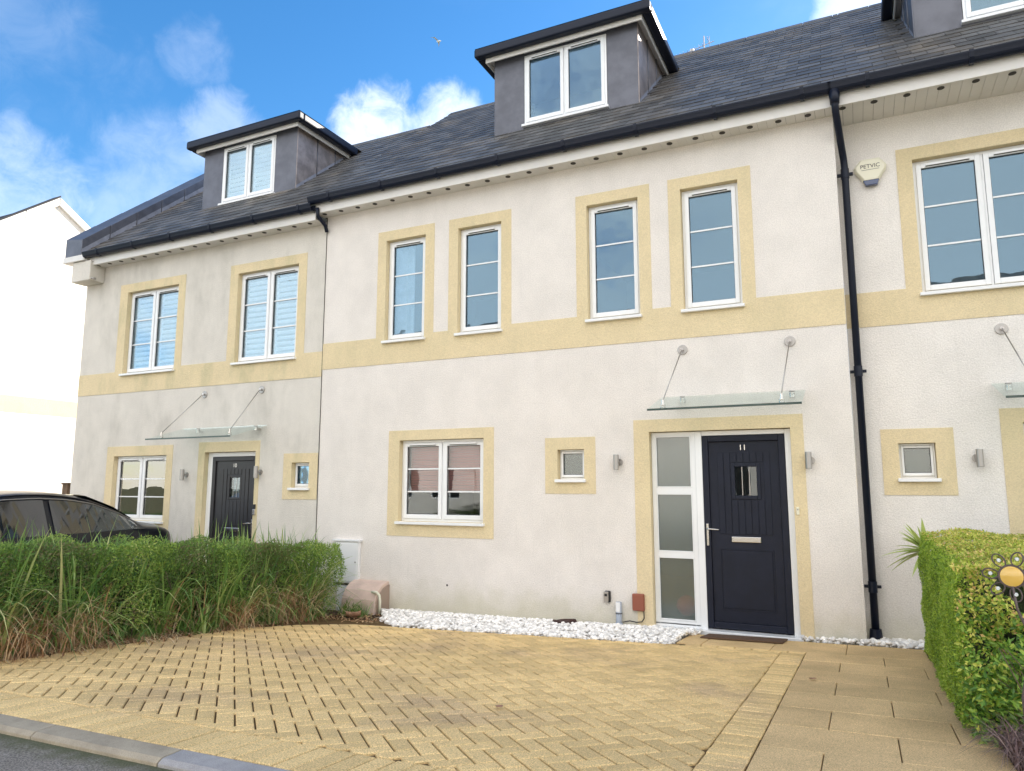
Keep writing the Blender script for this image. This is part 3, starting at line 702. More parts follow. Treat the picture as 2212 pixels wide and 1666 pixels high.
# ------------------------------------------------------------------ middle house
YE, ZE, SL = -.30, 5.755, .82
HM = thing('terraced_house', 'middle house in pale cream render with four narrow upstairs windows and navy door 11', 'house', (3.5, 0, 0))
def narrow(c): return (c-.33, c+.33, 3.56, 5.03)
nar = [narrow(c) for c in (1.435, 2.62, 4.475, 5.65)]
Gw = (1.40, 2.70, 1.065, 2.15); Sw = (3.725, 4.07, 1.615, 1.975); Dw = (4.87, 6.405, -.15, 2.155)
surr = [(0.0, 7.016, 3.229, 3.613)]+[(c-.475, c+.475, 3.6, 5.172) for c in (1.435, 2.62, 4.475, 5.65)]+[(1.224, 2.847, .872, 2.285), (3.561, 4.212, 1.442, 2.121), (4.687, 6.536, -.15, 2.298)]
facade(HM, 0., 0., 7.016, -.3, 5.62, nar+[Gw, Sw, Dw], surr, WALL_M, BAND_M)
MB().add([(7.0165, .0, -.3), (7.0165, .3, -.3), (7.0165, .3, 5.6), (7.0165, .0, 5.6)], [(0, 1, 2, 3)]).build('wall_return', WALL_R, HM)
rooms(HM, .05, 6.95, 0, [-.02, 2.75, 5.45])
for r in nar: wn = window(HM, 0, *r, 1, 2)
MB().prism([(1.12, .20), (1.30, .26), (1.34, .22), (1.40, .27), (1.44, .23), (1.44, .24), (1.40, .285), (1.12, .22)], 'z', 3.56, 5.0).build('curtain', CURT, HM)
MB().prism([(1.76, .20), (1.66, .26), (1.63, .22), (1.58, .27), (1.58, .28), (1.63, .235), (1.66, .275), (1.76, .215)], 'z', 3.56, 5.0).build('curtain', CURT, HM)
gwn = window(HM, 0, *Gw, 2, 2, gm=GLASSG)
z = 2.08; k = 0
while z > 1.50:
    tilt = .006 if k % 2 else .008
    MB().add([(1.46, .195, z), (2.64, .195, z), (2.64, .215, z-.030), (1.46, .215, z-.030)], [(0, 1, 2, 3)]).build('blind_slat', BLIND, gwn); z -= .034; k += 1
for xx, rr, hh, mm in ((2.20, .035, .06, WHITEP), (2.28, .04, .045, STEEL), (2.37, .03, .05, WHITEP), (2.46, .035, .05, STEEL), (2.55, .045, .10, BLACK), (2.60, .03, .06, WHITEP)):
    MB().tube([(xx, .22, 1.10), (xx, .22, 1.10+hh)], [rr, rr*.8], 12).build('sill_ornament', mm, gwn, smooth=False)
window(HM, 0, *Sw, 1, 0, gm=FROST, vent=False, sash=.024, fw=.02)
# door set: white frame, sidelight of three panes, navy door
y = .08
mb = MB(); mb.box(4.873, 5.415, y, y+.06, -.02, .02); ringbox(mb, 4.873, 5.375, .0, 2.15, .048, y, y+.062)
dsl = mb.build('sidelight', UPVC, HM, bevel=.004)
MB().box(5.376, 5.452, y-.012, y+.061, -.04, 2.15).build('door_post', UPVC, dsl, bevel=.006)
MB().box(6.337, 6.402, y-.006, y+.061, -.04, 2.15).build('door_post', UPVC, dsl, bevel=.006)
MB().box(5.4525, 6.3365, y-.006, y+.061, 2.098, 2.15).build('door_post', UPVC, dsl, bevel=.005)
MB().box(4.86, 6.42, -.055, y+.06, -.075, -.012).build('threshold', UPVC, dsl, bevel=.008)
for a, b in ((.052, .735), (.80, 1.445), (1.52, 2.10)):
    MB().box(4.925, 5.325, y+.02, y+.028, a, b).build('pane', FROST, dsl)
    mb = MB(); ringbox(mb, 4.922, 5.328, a-.003, b+.003, .012, y-.008, y+.0195); mb.build('glazing_bead', UPVC, dsl, bevel=.003)
for a in (.735, 1.445): MB().box(4.921, 5.328, y-.004, y+.055, a+.003, a+(.062 if a < 1 else .072)).build('transom', UPVC, dsl, bevel=.003)
MB().add(*[(lambda vf: ([(5.19+v[0]*.12, .25+v[1]*.12, .19+v[2]*.12) for v in vf[0]], [tuple(f) for f in vf[1]]))(ico(2))][0]).build('red_toy_ball', RED, HM, smooth=True)
door(HM, 0, 5.4525, 6.3365, .0, 2.095, DOORM, True, '11', glass=(5.80, 6.03, 1.43, 1.745))
YD = .85; YT = YE+(7.95-ZE)/SL
roof(HM, -.10, 7.18, YE, ZE, SL, 3.80, [(2.41, 4.63, YD, YT+.12)], join_r=True)
eaves(HM, -.06, 7.016, 5.555, 0, True)
dormer(HM, 2.41, 4.63, YD, YE, ZE, SL, 7.95, 2.90, 4.18, 6.80, 7.90, [.48, 1.0])
MB().prism([(YE, ZE-.08), (YE, ZE+.02), (3.8, 9.12), (3.8, 9.0)], 'x', -.13, -.101).build('verge', SLATEB, HM)
MB().box(.0, .007, -.009, -.001, -.3, 5.55).build('movement_joint', DARKLINE, HM)
mb = MB(); mb.prism([(1.30, .245), (1.32, .245)], 'z', 0, .01) if False else None
MB().tube([(2.18, -.001, .27), (2.18, -.006, .27)], .013, 10).build('vent_hole', DARKLINE, HM)

# ------------------------------------------------------------------ left house
HL = thing('terraced_house', 'left house in stained grey-cream render with shuttered windows, charcoal door and lead parapet', 'house', (-2.8, 0, 0))
LW = [(-4.42, -3.14, 3.46, 4.92), (-1.78, -.52, 3.46, 4.92), (-4.47, -3.17, .965, 2.035), (-.50, -.17, 1.51, 1.875)]
LD = (-2.30, -1.22, -.3, 2.06)
surr = [(-5.58, -.001, 3.129, 3.505)]+[(-4.62, -2.98, 3.5, 5.07), (-1.95, -.36, 3.5, 5.07), (-4.65, -3.03, .77, 2.20), (-.66, -.012, 1.34, 2.01), (-2.44, -1.14, -.3, 2.22)]
facade(HL, 0., -5.58, -.0005, -.4, 5.50, LW+[LD], surr, WALL_L, BAND_L)
MB().add([(-5.58, 0, -.4), (-5.58, 6.4, -.4), (-5.58, 6.4, 5.5), (-5.58, 3.1, 8.3), (-5.58, 0, 5.5)], [(0, 1, 2, 3, 4)]).build('gable_wall', WALL_L, HL)
rooms(HL, -5.5, -.05, 0, [-.12, 2.65, 5.35])
for i, r in enumerate(LW[:3]):
    wn = window(HL, 0, *r, 2, 2 if i < 2 else 2, gm=GLASSL if i < 2 else GLASSW); shutters(wn, 0, *r[:4], ang=-30 if i < 2 else -50)
window(HL, 0, *LW[3], 1, 0, gm=GLASS, vent=False, sash=.024, fw=.02)
mb = MB(); y = .08; mb.box(-2.297, -2.20, y-.01, y+.06, -.3, 2.055); mb.box(-1.262, -1.223, y-.01, y+.06, -.3, 2.055); mb.box(-2.1995, -1.2625, y-.01, y+.06, 1.99, 2.055)
mb.build('door_post', UPVC, HL, bevel=.005)
door(HL, 0, -2.199, -1.263, -.09, 1.988, DOORL, False, '10', glass=(-1.82, -1.61, 1.36, 1.66))
ZEL, SLL = 5.655, .85; YTL = YE+(7.72-ZEL)/SLL
roof(HL, -5.32, -.10, YE, ZEL, SLL, 3.02, [(-3.60, -1.37, .75, YTL+.12)])
eaves(HL, -5.22, -.03, 5.455, 0, True)
dmL, wL = dormer(HL, -3.60, -1.37, .75, YE, ZEL, SLL, 7.72, -3.12, -1.86, 6.60, 7.67, [.5, .98])
shutters(wL, .75-.06, -3.12, -1.86, 6.60, 7.67, ang=-30)
# lead-clad parapet: one piece per sheet
f = lambda yy: ZEL+SLL*(yy-YE)
yy = -.32; first = True
while yy < 3.0:
    y2 = min(yy+.52, 3.05)
    MB().add([(-5.80, yy+.004, f(yy)+.0), (-5.34, yy+.004, f(yy)+.0), (-5.34, y2-.004, f(y2)+.0), (-5.80, y2-.004, f(y2)),
              (-5.80, yy+.004, f(yy)+.36), (-5.34, yy+.004, f(yy)+.30), (-5.34, y2-.004, f(y2)+.30), (-5.80, y2-.004, f(y2)+.36)],
             [(0, 3, 2, 1), (4, 5, 6, 7), (0, 1, 5, 4), (1, 2, 6, 5), (2, 3, 7, 6), (3, 0, 4, 7)]).build('parapet_sheet', LEAD, HL, bevel=.006)
    MB().add([(-5.339, yy+.01, f(yy)+.03), (-5.22, yy+.01, f(yy)+.028), (-5.22, y2-.01, f(y2)+.028), (-5.339, y2-.01, f(y2)+.03), (-5.338, yy+.01, f(yy)+.13), (-5.338, y2-.01, f(y2)+.13)],
             [(0, 1, 2, 3), (0, 3, 5, 4)]).build('flashing', LEADF, HL)
    yy = y2
MB().box(-5.82, -5.24, -.335, -.005, 5.54, 5.645).build('parapet_corner', UPVC2, HL, bevel=.004)
MB().box(-5.60, -5.10, -.29, -.003, 5.17, 5.535).build('kneeler', WALL_L, HL, bevel=.012)
MB().tube([(-5.12, -.24, 5.20), (-5.08, -.26, 5.20), (-5.04, -.20, 5.20)], .02, 8).build('overflow_spout', STEELD, HL, smooth=True)
MB().tube([(.03, -.27, 5.62), (.03, -.25, 5.50), (.03, -.08, 5.41), (.03, -.04, 5.32)], .028, 10).build('gutter_outlet', NAVY, HL, smooth=True)
for i, (px, pz) in enumerate(((-.9, 4.75),)): MB().tube([(px, 0, pz), (px, -.03, pz+.01)], .008, 6).build('wall_hook', STEELD, HL)

# ------------------------------------------------------------------ right house (wall set back 0.3 m)
HR = thing('terraced_house', 'right house set slightly back with a wide upstairs window, cut off by the edge', 'house', (10, .3, 0))
RW = [(7.76, 9.04, 3.55, 5.03), (10.2, 11.5, 3.55, 5.03), (7.43, 7.765, 1.615, 1.975), (10.8, 12.1, 1.065, 2.15)]
RD = (8.52, 10.05, -.15, 2.155)
surr = [(7.017, 13., 3.235, 3.613)]+[(7.61, 9.19, 3.6, 5.17), (10.05, 11.65, 3.6, 5.17), (7.27, 7.93, 1.442, 2.125), (10.64, 12.26, .87, 2.285), (8.335, 10.2, -.15, 2.298)]
facade(HR, .3, 7.017, 13., -.3, 5.62, RW+[RD], surr, WALL_R, BAND_M)
rooms(HR, 7.05, 12.95, .3, [-.02, 2.75, 5.45])
window(HR, .3, *RW[0], 2, 2); window(HR, .3, *RW[1], 2, 2); window(HR, .3, *RW[2], 1, 0, gm=FROST, vent=False, sash=.024, fw=.02); window(HR, .3, *RW[3], 2, 2, gm=GLASSG)
window(HR, .3, 8.522, 9.06, -.1, 2.15, 1, 2, False, vent=False, gm=FROST)
door(HR, .3, 9.10, 9.98, .0, 2.095, DOORM, True, None, glass=(9.42, 9.65, 1.43, 1.745))
roof(HR, 7.18, 13., YE, ZE, SL, 3.80, [(7.94, 10.16, YD, YT+.12)], first=200, join_l=True)
eaves(HR, 7.016, 13., 5.555, .3, True, vstart=.10)
dormer(HR, 7.94, 10.16, YD, YE, ZE, SL, 7.95, 8.43, 9.70, 6.80, 7.90, [.48, 1.0])

# ------------------------------------------------------------------ far left gable
FX = -9.3
HF = thing('gable_house', 'bright white gable end house with a pale ochre band, beyond the left house', 'house', (FX, 1.6, 0))
GA, GZ = 1.57, 7.97; EZ = 6.0; ye0, ye1 = GA-(GZ-EZ)/.87, GA+(GZ-EZ)/.40
ye0, ye1 = GA-2.6, GA+4.4; e0z, e1z = GZ-2.6*.80, GZ-4.4*.62
MB().prism([(ye0, -.6), (ye1, -.6), (ye1, e1z), (GA, GZ), (ye0, e0z)], 'x', FX-9, FX).build('wall', WALL_F, HF)
MB().box(FX, FX+.006, ye0, ye1, 3.10, 3.46).build('painted_band', BAND_M, HF)
for (a, za, b, zb, nm) in ((ye0-.25, e0z-.2, GA, GZ, 0), (GA, GZ, ye1+.2, e1z-.124, 1)):
    n = 4
    for i in range(n):
        t0, t1 = i/n+.003, (i+1)/n-.003; p0 = (a+(b-a)*t0, za+(zb-za)*t0); p1 = (a+(b-a)*t1, za+(zb-za)*t1)
        MB().add([(FX-.25, p0[0], p0[1]-.02), (FX+.07, p0[0], p0[1]-.02), (FX+.07, p1[0], p1[1]-.02), (FX-.25, p1[0], p1[1]-.02),
                  (FX-.25, p0[0], p0[1]+.17), (FX+.07, p0[0], p0[1]+.17), (FX+.07, p1[0], p1[1]+.17), (FX-.25, p1[0], p1[1]+.17)],
                 [(0, 3, 2, 1), (4, 5, 6, 7), (0, 1, 5, 4), (1, 2, 6, 5), (2, 3, 7, 6), (3, 0, 4, 7)]).build('coping', UPVC2, HF, bevel=.006)
MB().add([(FX-.2, ye0-.25, e0z-.03), (FX+.09, ye0-.25, e0z-.03), (FX+.09, GA, GZ+.172), (FX-.2, GA, GZ+.172), (FX-.2, ye0-.25, e0z+.01), (FX+.09, ye0-.25, e0z+.01), (FX+.09, GA, GZ+.212), (FX-.2, GA, GZ+.212)], [(0, 3, 2, 1), (4, 5, 6, 7), (0, 1, 5, 4), (1, 2, 6, 5), (2, 3, 7, 6), (3, 0, 4, 7)]).build('roof_edge', SLATEB, HF)
MB().add([(FX-.251, ye0-.3, e0z-.1), (FX-9, ye0-.3, e0z-.1), (FX-9, GA, GZ+.1), (FX-.251, GA, GZ+.1), (FX-9, ye1+.2, e1z), (FX-.251, ye1+.2, e1z)], [(0, 1, 2, 3), (3, 2, 4, 5)]).build('roof', SLATEB, HF)
# ------------------------------------------------------------------ houses across the road (behind the camera; they show in the glass)
def opposite(x0, x1, label, wm):
    root = thing('terraced_house', label, 'house', ((x0+x1)/2, -18, 0), group='houses across the road'); Y = -18.
    ops = [(x0+.6+i*(x1-x0-.5)/3, x0+.6+i*(x1-x0-.5)/3+1.1, z0, z0+1.3) for i in range(3) for z0 in (1.0, 3.7)]
    mb = MB(); region(mb, [x0, x1]+[v for r in ops for v in r[:2]], [-.3, 5.9]+[v for r in ops for v in r[2:]], lambda x, z: not any(inr(x, z, r) for r in ops), Y, Y-.2)
    mb.build('wall', wm, root)
    for r in ops:
        mb = MB(); ringbox(mb, r[0], r[1], r[2], r[3], .06, Y-.14, Y-.07); mb.box((r[0]+r[1])/2-.03, (r[0]+r[1])/2+.03, Y-.14, Y-.07, r[2]+.06, r[3]-.06); w_ = mb.build('window', UPVC, root)
        MB().box(r[0]+.06, r[1]-.06, Y-.12, Y-.11, r[2]+.06, r[3]-.06).build('pane', CARG, w_)
    MB().prism([(Y+.3, 5.75), (Y-8, 5.75), (Y-3.85, 9.2)], 'x', x0-.05, x1+.05).build('roof', SLATE, root)
    MB().box(x0, x1, Y-7.7, Y-.25, -.3, 5.7).build('rear_wall', wm, root)
opposite(-14, -7.2, 'cream house across the road, leftmost of four, behind the camera', WALL_M)
opposite(-7.1, -.3, 'cream house across the road, second of four, behind the camera', WALL_M)
opposite(-.2, 6.6, 'cream house across the road, third of four, behind the camera', WALL_M)
opposite(6.7, 13.5, 'cream house across the road, last of four, behind the camera', WALL_M)

# ------------------------------------------------------------------ downpipe, canopies, lamps and wall fittings
dp = thing('downpipe', 'tall black round downpipe in the corner between the middle and right houses', 'downpipe', (7.10, .2, 0))
MB().tube([(7.045, -.295, 5.66), (7.045, -.295, 5.56), (7.047, -.27, 5.48), (7.085, .10, 5.20), (7.095, .17, 5.12), (7.10, .19, 5.02), (7.10, .19, .02)], .037, 16).build('pipe', NAVY, dp, smooth=True)
MB().tube([(7.045, -.295, 5.70), (7.045, -.295, 5.55)], [.058, .045], 14).build('outlet', NAVY, dp, smooth=True)
for z in (4.93, 2.72, .49): MB().tube([(7.10, .19, z-.03), (7.10, .19, z+.08)], .043, 16).build('collar', NAVY, dp); MB().box(7.02, 7.18, .20, .24, z+.01, z+.04).build('pipe_clip', NAVY, dp, bevel=.004)
MB().tube([(7.10, .19, .10), (7.10, .19, -.03)], [.055, .068], 16).build('shoe', NAVY, dp)
def canopy(x0, x1, yf, discs, label, yw=0., dz=0., feet=None):
    t = thing('glass_canopy', label, 'canopy', ((x0+x1)/2, yw, 2.5), group='glass door canopies on steel rods')
    zb, zf = 2.545+dz, 2.335+dz
    def zz(y): return zb+(zf-zb)*(yw-y)/(yw-yf)
    y0, y1 = yf, yw-.015
    MB().add([(x0, y0, zz(y0)), (x1, y0, zz(y0)), (x1, y1, zz(y1)), (x0, y1, zz(y1)), (x0, y0, zz(y0)+.012), (x1, y0, zz(y0)+.012), (x1, y1, zz(y1)+.012), (x0, y1, zz(y1)+.012)],
             [(0, 3, 2, 1), (4, 5, 6, 7), (1, 2, 6, 5), (3, 0, 4, 7), (2, 3, 7, 6)]).build('glass_sheet', CANG, t)
    edge = mat('glass_edge', (.02, .05, .045), .15, .6) if 'glass_edge' not in bpy.data.materials else bpy.data.materials['glass_edge']
    MB().box(x0, x1, y0-.004, y0-.001, zz(y0)-.006, zz(y0)+.017).build('glass_edge', edge, t)
    for k, (dx, dzz) in enumerate(discs):
        MB().tube([(dx, yw, dzz), (dx, yw-.012, dzz)], .058, 20).build('wall_plate', STEELD, t, bevel=.004)
        fx = feet[k] if feet else dx; fy = yw+(yf-yw)*.76
        MB().tube([(dx, yw-.012, dzz), (dx, yw-.045, dzz)], .017, 10).build('clevis', STEEL, t)
        MB().tube([(dx, yw-.045, dzz-.005), (fx, fy, zz(fy)+.06)], .0065, 8).build('rod', STEELD, t, smooth=True)
        MB().tube([(fx, fy, zz(fy)+.075), (fx, fy, zz(fy)+.0125)], .014, 10).build('clevis', STEEL, t)
        MB().tube([(fx, fy, zz(fy)+.020), (fx, fy, zz(fy)+.0125)], .030, 16).build('clamp_disc', STEEL, t)
        MB().tube([(fx, fy, zz(fy)-.0005), (fx, fy, zz(fy)-.018)], .030, 16).build('clamp_disc', STEEL, t)
        MB().tube([(dx, yw-.001, zz(yw-.08)-.03), (dx, yw-.10, zz(yw-.08)-.03)], .020, 12).build('wall_bracket', STEEL, t)
        MB().tube([(dx, yw-.09, zz(yw-.09)+.0125), (dx, yw-.09, zz(yw-.09)+.022)], .030, 16).build('clamp_disc', STEELD, t)
        MB().tube([(dx, yw-.09, zz(yw-.09)-.0005), (dx, yw-.09, zz(yw-.09)-.05)], .030, 16).build('clamp_disc', STEEL, t)
canopy(5.04, 6.58, -.70, [(5.29, 3.09), (6.45, 3.09)], 'glass canopy hung on two steel rods above the navy door numbered 11', feet=[5.17, 6.38])
canopy(-2.80, -1.02, -.70, [(-2.38, 2.99), (-1.16, 3.0)], 'glass canopy on two steel rods above the charcoal door of the left house', dz=-.10, feet=[-2.66, -1.22])
canopy(8.29, 10.3, -.40, [(8.42, 3.10), (9.9, 3.1)], 'glass canopy on the right house, cut off by the right edge', yw=.3, dz=0, feet=[8.56, 9.9])
def lamp(x, z, label, yw=0., side=1):
    t = thing('wall_lamp', label, 'wall lamp', (x, yw, z), group='steel up and down wall lamps')
    MB().tube([(x+side*.022, yw, z), (x+side*.022, yw-.014, z)], .040, 16).build('back_plate', STEELD, t)
    MB().box(x-.012, x+.03, yw-.05, yw-.014, z-.015, z+.015).build('arm', STEELD, t)
    MB().tube([(x, yw-.075, z-.088), (x, yw-.075, z+.088)], .032, 20).build('lamp_body', STEELD, t, smooth=False, bevel=.003)
    for s in (-1, 1): MB().tube([(x, yw-.075, z+s*.089), (x, yw-.075, z+s*.091)], .026, 16).build('lens', LENS, t)
lamp(4.49, 1.81, 'steel cylinder lamp between the small frosted window and the navy door'); lamp(6.575, 1.80, 'steel cylinder lamp to the right of the navy door', side=1)
lamp(-2.70, 1.71, 'steel cylinder lamp left of the charcoal door'); lamp(-1.13, 1.74, 'steel cylinder lamp right of the charcoal door')
lamp(8.13, 1.81, 'steel cylinder lamp on the right house beside its small window', yw=.3, side=-1)
# alarm box
t = thing('alarm_box', 'cream hexagonal burglar alarm box lettered PETVIC beside the downpipe', 'alarm box', (7.35, .3, 4.95))
P = [(7.245, 5.10), (7.44, 5.13), (7.515, 4.985), (7.43, 4.84), (7.285, 4.825), (7.195, 4.96)]
P = [(7.262, 5.11), (7.448, 5.11), (7.515, 5.02), (7.508, 4.975), (7.425, 4.845), (7.282, 4.845), (7.198, 4.975), (7.19, 5.02)][::-1]
mb = MB(); cx, cz = 7.352, 4.975
f1 = [(p[0], .262, p[1]) for p in P]; f2 = [(cx+(p[0]-cx)*.86, .235, cz+(p[1]-cz)*.86) for p in P]; f0 = [(p[0], .299, p[1]) for p in P]
mb.add(f0+f1+f2, [(i, (i+1) % 8, 8+(i+1) % 8, 8+i) for i in range(8)]+[(8+i, 8+(i+1) % 8, 16+(i+1) % 8, 16+i) for i in range(8)]+[tuple(16+i for i in range(8))])
mb.build('case', CREAMP, t, bevel=.006)
MB().prism([(7.272, 4.862), (7.436, 4.862), (7.415, 4.80), (7.295, 4.80)][::-1], 'y', .234, .29).build('strobe', mat('blue_lens', (.02, .04, .12), .15, coat=1.), t, bevel=.008)
text('PETVIC', .062, (7.352, .2335, 5.015), INKY, t, 'lettering', .001)
MB().box(7.265, 7.44, .2335, .2345, 4.975, 4.979).build('printed_line', INKY, t)
# meter box, gas box, pipe, key safe, sockets
t = thing('meter_box', 'tall white meter cupboard fixed to the wall behind the grasses', 'meter box', (.59, 0, .5))
MB().box(.375, .80, -.055, -.001, .215, .775).build('case', WHITEP, t, bevel=.006); MB().box(.40, .775, -.062, -.0555, .235, .745).build('cover', WHITEP, t, bevel=.004)
MB().box(.36, .82, -.075, -.001, .776, .80).build('top_trim', WHITEP, t, bevel=.003); MB().tube([(.755, -.062, .50), (.755, -.070, .50)], .010, 8).build('latch', STEELD, t)
MB().box(.44, .72, -.05, -.001, -.2, .18).build('cable_duct', WHITEP, t, bevel=.01); MB().box(.38, .79, -.054, -.002, .185, .212).build('lower_gap', DARKLINE, t)
t = thing('gas_meter_box', 'pinkish beige half-buried gas meter box with a curved lid', 'meter box', (.98, -.15, -.1))
P = [(-.001, -.2), (-.001, .275), (-.07, .27), (-.16, .24), (-.25, .17), (-.31, .06), (-.34, -.2)]
MB().prism(P, 'x', .74, 1.28).build('lid', BEIGEP, t, bevel=.012); MB().prism([(p[0]*.88, p[1]*.86-.01) for p in P], 'x', 1.2801, 1.290).build('side_panel', mat('brown_side', (.36, .27, .21), .7), t)
t = MB().tube([(1.22, -.30, .165), (1.30, -.30, .165), (1.34, -.30, .13), (1.352, -.30, .06), (1.352, -.30, -.10)], .017, 10).build('overflow_pipe', CREAMP, smooth=True); tag(t, 'bent cream waste pipe rising from the pebbles beside the gas box', 'pipe')
t = thing('key_safe', 'small silver and black key safe low on the wall', 'key safe', (4.335, 0, .27))
MB().box(4.305, 4.375, -.035, -.001, .205, .335).build('case', BLACK, t, bevel=.012); MB().box(4.298, 4.357, -.050, -.0355, .205, .328).build('cover', STEELD, t, bevel=.012, segs=3)
MB().box(4.312, 4.343, -.054, -.0505, .275, .302).build('dial', BLACK, t, bevel=.006)
t = thing('cable_duct', 'short grey plastic conduit rising from the white pebbles', 'conduit', (4.47, -.03, 0))
MB().tube([(4.475, -.035, -.12), (4.475, -.035, .22)], .033, 14).build('duct', GREYP, t, smooth=True); MB().tube([(4.475, -.035, .09), (4.475, -.035, .10)], .037, 14).build('strap', BLACK, t)
MB().tube([(4.475, -.035, -.12), (4.475, -.035, -.01)], [.052, .042], 14).build('boot', GREYP, t, smooth=True); MB().box(4.45, 4.50, -.072, -.06, .11, .22).build('label_plate', WHITEP, t, bevel=.004)
t = thing('outlet_box', 'terracotta brown outlet box with a short black lead', 'outlet box', (4.70, 0, .22))
MB().box(4.635, 4.775, -.05, -.001, .135, .325).build('case', RUST, t, bevel=.016, segs=3); MB().box(4.642, 4.768, -.056, -.0505, .142, .318).build('cover', RUST, t, bevel=.008)
MB().tube([(4.765, -.03, .135), (4.768, -.03, .06), (4.74, -.028, .02), (4.68, -.03, .01), (4.60, -.03, .02), (4.52, -.035, .0)], .006, 8).build('cable', BLACK, t, smooth=True)
t = thing('doorbell', 'small white doorbell beside the navy door', 'doorbell', (6.42, 0, 1.28)); MB().box(6.425, 6.455, -.024, -.0075, 1.235, 1.315).build('case', CREAMP, t, bevel=.005); MB().tube([(6.44, -.024, 1.29), (6.44, -.028, 1.29)], .008, 10).build('button', STEELD, t)
t = thing('video_doorbell', 'black and silver video doorbell beside the charcoal door', 'doorbell', (-1.20, 0, 1.2)); MB().box(-1.212, -1.165, -.03, -.0075, 1.19, 1.26).build('camera_part', BLACK, t, bevel=.005); MB().box(-1.212, -1.165, -.03, -.0075, 1.10, 1.189).build('button_part', STEEL, t, bevel=.005)
# drain cover, mat, dead leaf
mb = MB(); pts = [(3.90+.165*math.cos(a)*(1+.10*math.sin(3*a)), -.26+.12*math.sin(a)*(1+.12*math.sin(5*a+1))) for a in [2*math.pi*k/22 for k in range(22)]]
n = 22; mb.add([(x, y, gz(x, y)-.03) for x, y in pts]+[(3.90+(x-3.9)*.9, -.26+(y+.26)*.9, gz(x, y)+.062+.014*math.sin(7*x*9)) for x, y in pts], [(i, (i+1) % n, n+(i+1) % n, n+i) for i in range(n)]+[tuple(n+i for i in range(n))])
tag(mb.build('drain_cover', RUSTD, bevel=.006), 'rusty dark brown round drain cover half buried in the white pebbles', 'drain cover')
mb = MB(); g = gz(5.9, -.3)
mb.add([(x, y, gz(x, y)+z) for z in (.004, .018) for x, y in ((5.47, -.47), (6.27, -.47), (6.29, -.15), (5.50, -.15))], [(0, 3, 2, 1), (4, 5, 6, 7), (0, 1, 5, 4), (1, 2, 6, 5), (2, 3, 7, 6), (3, 0, 4, 7)])
tag(mb.build('doormat', MATM, bevel=.004), 'brown coir doormat in front of the navy door', 'doormat')
def deadleaf(x, y, s, rot, label, curl=1.):
    V = []; F = []; nn = 9
    for i in range(nn):
        for j in range(5):
            u_ = i/(nn-1); wd = math.sin(math.pi*min(1, u_*1.02))**.7*(1+.25*math.sin(u_*19))*.5; v_ = (j-2)/2
            lx, ly = (u_-.5)*s, v_*wd*s; lz = curl*s*(.30*abs(v_)**1.5+.25*(u_-.4)**2*2)+.012
            c_, s_ = math.cos(rot), math.sin(rot); X, Y = x+lx*c_-ly*s_, y+lx*s_+ly*c_; V.append((X, Y, gz(X, Y)+lz))
    for i in range(nn-1):
        for j in range(4): F.append((i*5+j, i*5+j+1, (i+1)*5+j+1, (i+1)*5+j))
    o = MB().add(V, F).build('dead_leaf', DEADL, smooth=True); m = o.modifiers.new('s', 'SOLIDIFY'); m.thickness = .001; tag(o, label, 'dead leaf'); return o
deadleaf(1.42, -.93, .19, .4, 'large curled brown dead leaf on the soil between hedge and pebbles')
deadleaf(1.30, -.80, .12, 2., 'smaller dark dead leaf behind the large curled one', .7)
deadleaf(6.65, -2.35, .05, .3, 'tiny brown leaf lying on the slab path', .4)
deadleaf(5.06, -4.25, .05, 1.3, 'tiny dark leaf lying on the herringbone blocks', .4)
# aerial
t = thing('tv_aerial', 'thin metal television aerial poking above the roof ridge', 'aerial', (4.92, 4.5, 9.2))
MB().tube([(4.92, 4.5, 8.4), (4.92, 4.5, 9.85)], .012, 8).build('mast', STEELD, t); MB().tube([(4.30, 4.5, 9.55), (5.10, 4.5, 9.70)], .008, 6).build('boom', STEELD, t)
mb = MB()
for k in range(9):
    x = 4.34+k*.07; zz_ = 9.55+(x-4.30)*.1875; mb.tube([(x, 4.42, zz_), (x, 4.58, zz_)], .004, 5)
mb.tube([(5.02, 4.5, 9.62), (5.02, 4.5, 9.82)], .006, 5); mb.tube([(4.99, 4.4, 9.76), (4.99, 4.6, 9.76)], .006, 5); mb.box(4.66, 4.73, 4.48, 4.52, 9.59, 9.65)
mb.build('elements', STEELD, t)
# gull
Bc = Vector((-16.8, 30, 31.2)); t = thing('gull', 'tiny white gull flying in the blue sky', 'bird', Bc)
mb = MB(); mb.tube([Bc+Vector((-.2, 0, 0)), Bc+Vector((-.1, 0, .03)), Bc+Vector((.15, 0, .03)), Bc+Vector((.3, 0, .0)), Bc+Vector((.38, 0, -.01))], [.02, .09, .1, .06, .01], 10); mb.build('body', WHITEP, t, smooth=True)
mb = MB(); mb.add([Bc+Vector(v) for v in ((.12, 0, .05), (-.08, 0, .05), (-.25, -.5, .22), (-.1, -.55, .24), (-.45, -.95, .05))], [(0, 1, 2, 3), (3, 2, 4)]); mb.build('wing', WHITEP, t)
mb = MB(); mb.add([Bc+Vector(v) for v in ((.12, 0, .05), (-.08, 0, .05), (-.30, .5, .2), (-.15, .55, .22), (-.5, .95, .02))], [(0, 1, 2, 3), (3, 2, 4)]); mb.build('wing', WHITEP, t)
t.scale = (.62, .62, .62)
# gate post
t = thing('gate_post', 'short brown timber post beside the left house corner', 'post', (-6.17, .35, 0))
MB().box(-6.25, -6.10, .28, .42, -.4, 1.56).build('post', TIMBER, t, bevel=.008); MB().box(-6.265, -6.085, .265, .435, 1.56, 1.59).build('cap', TIMBER, t, bevel=.006)

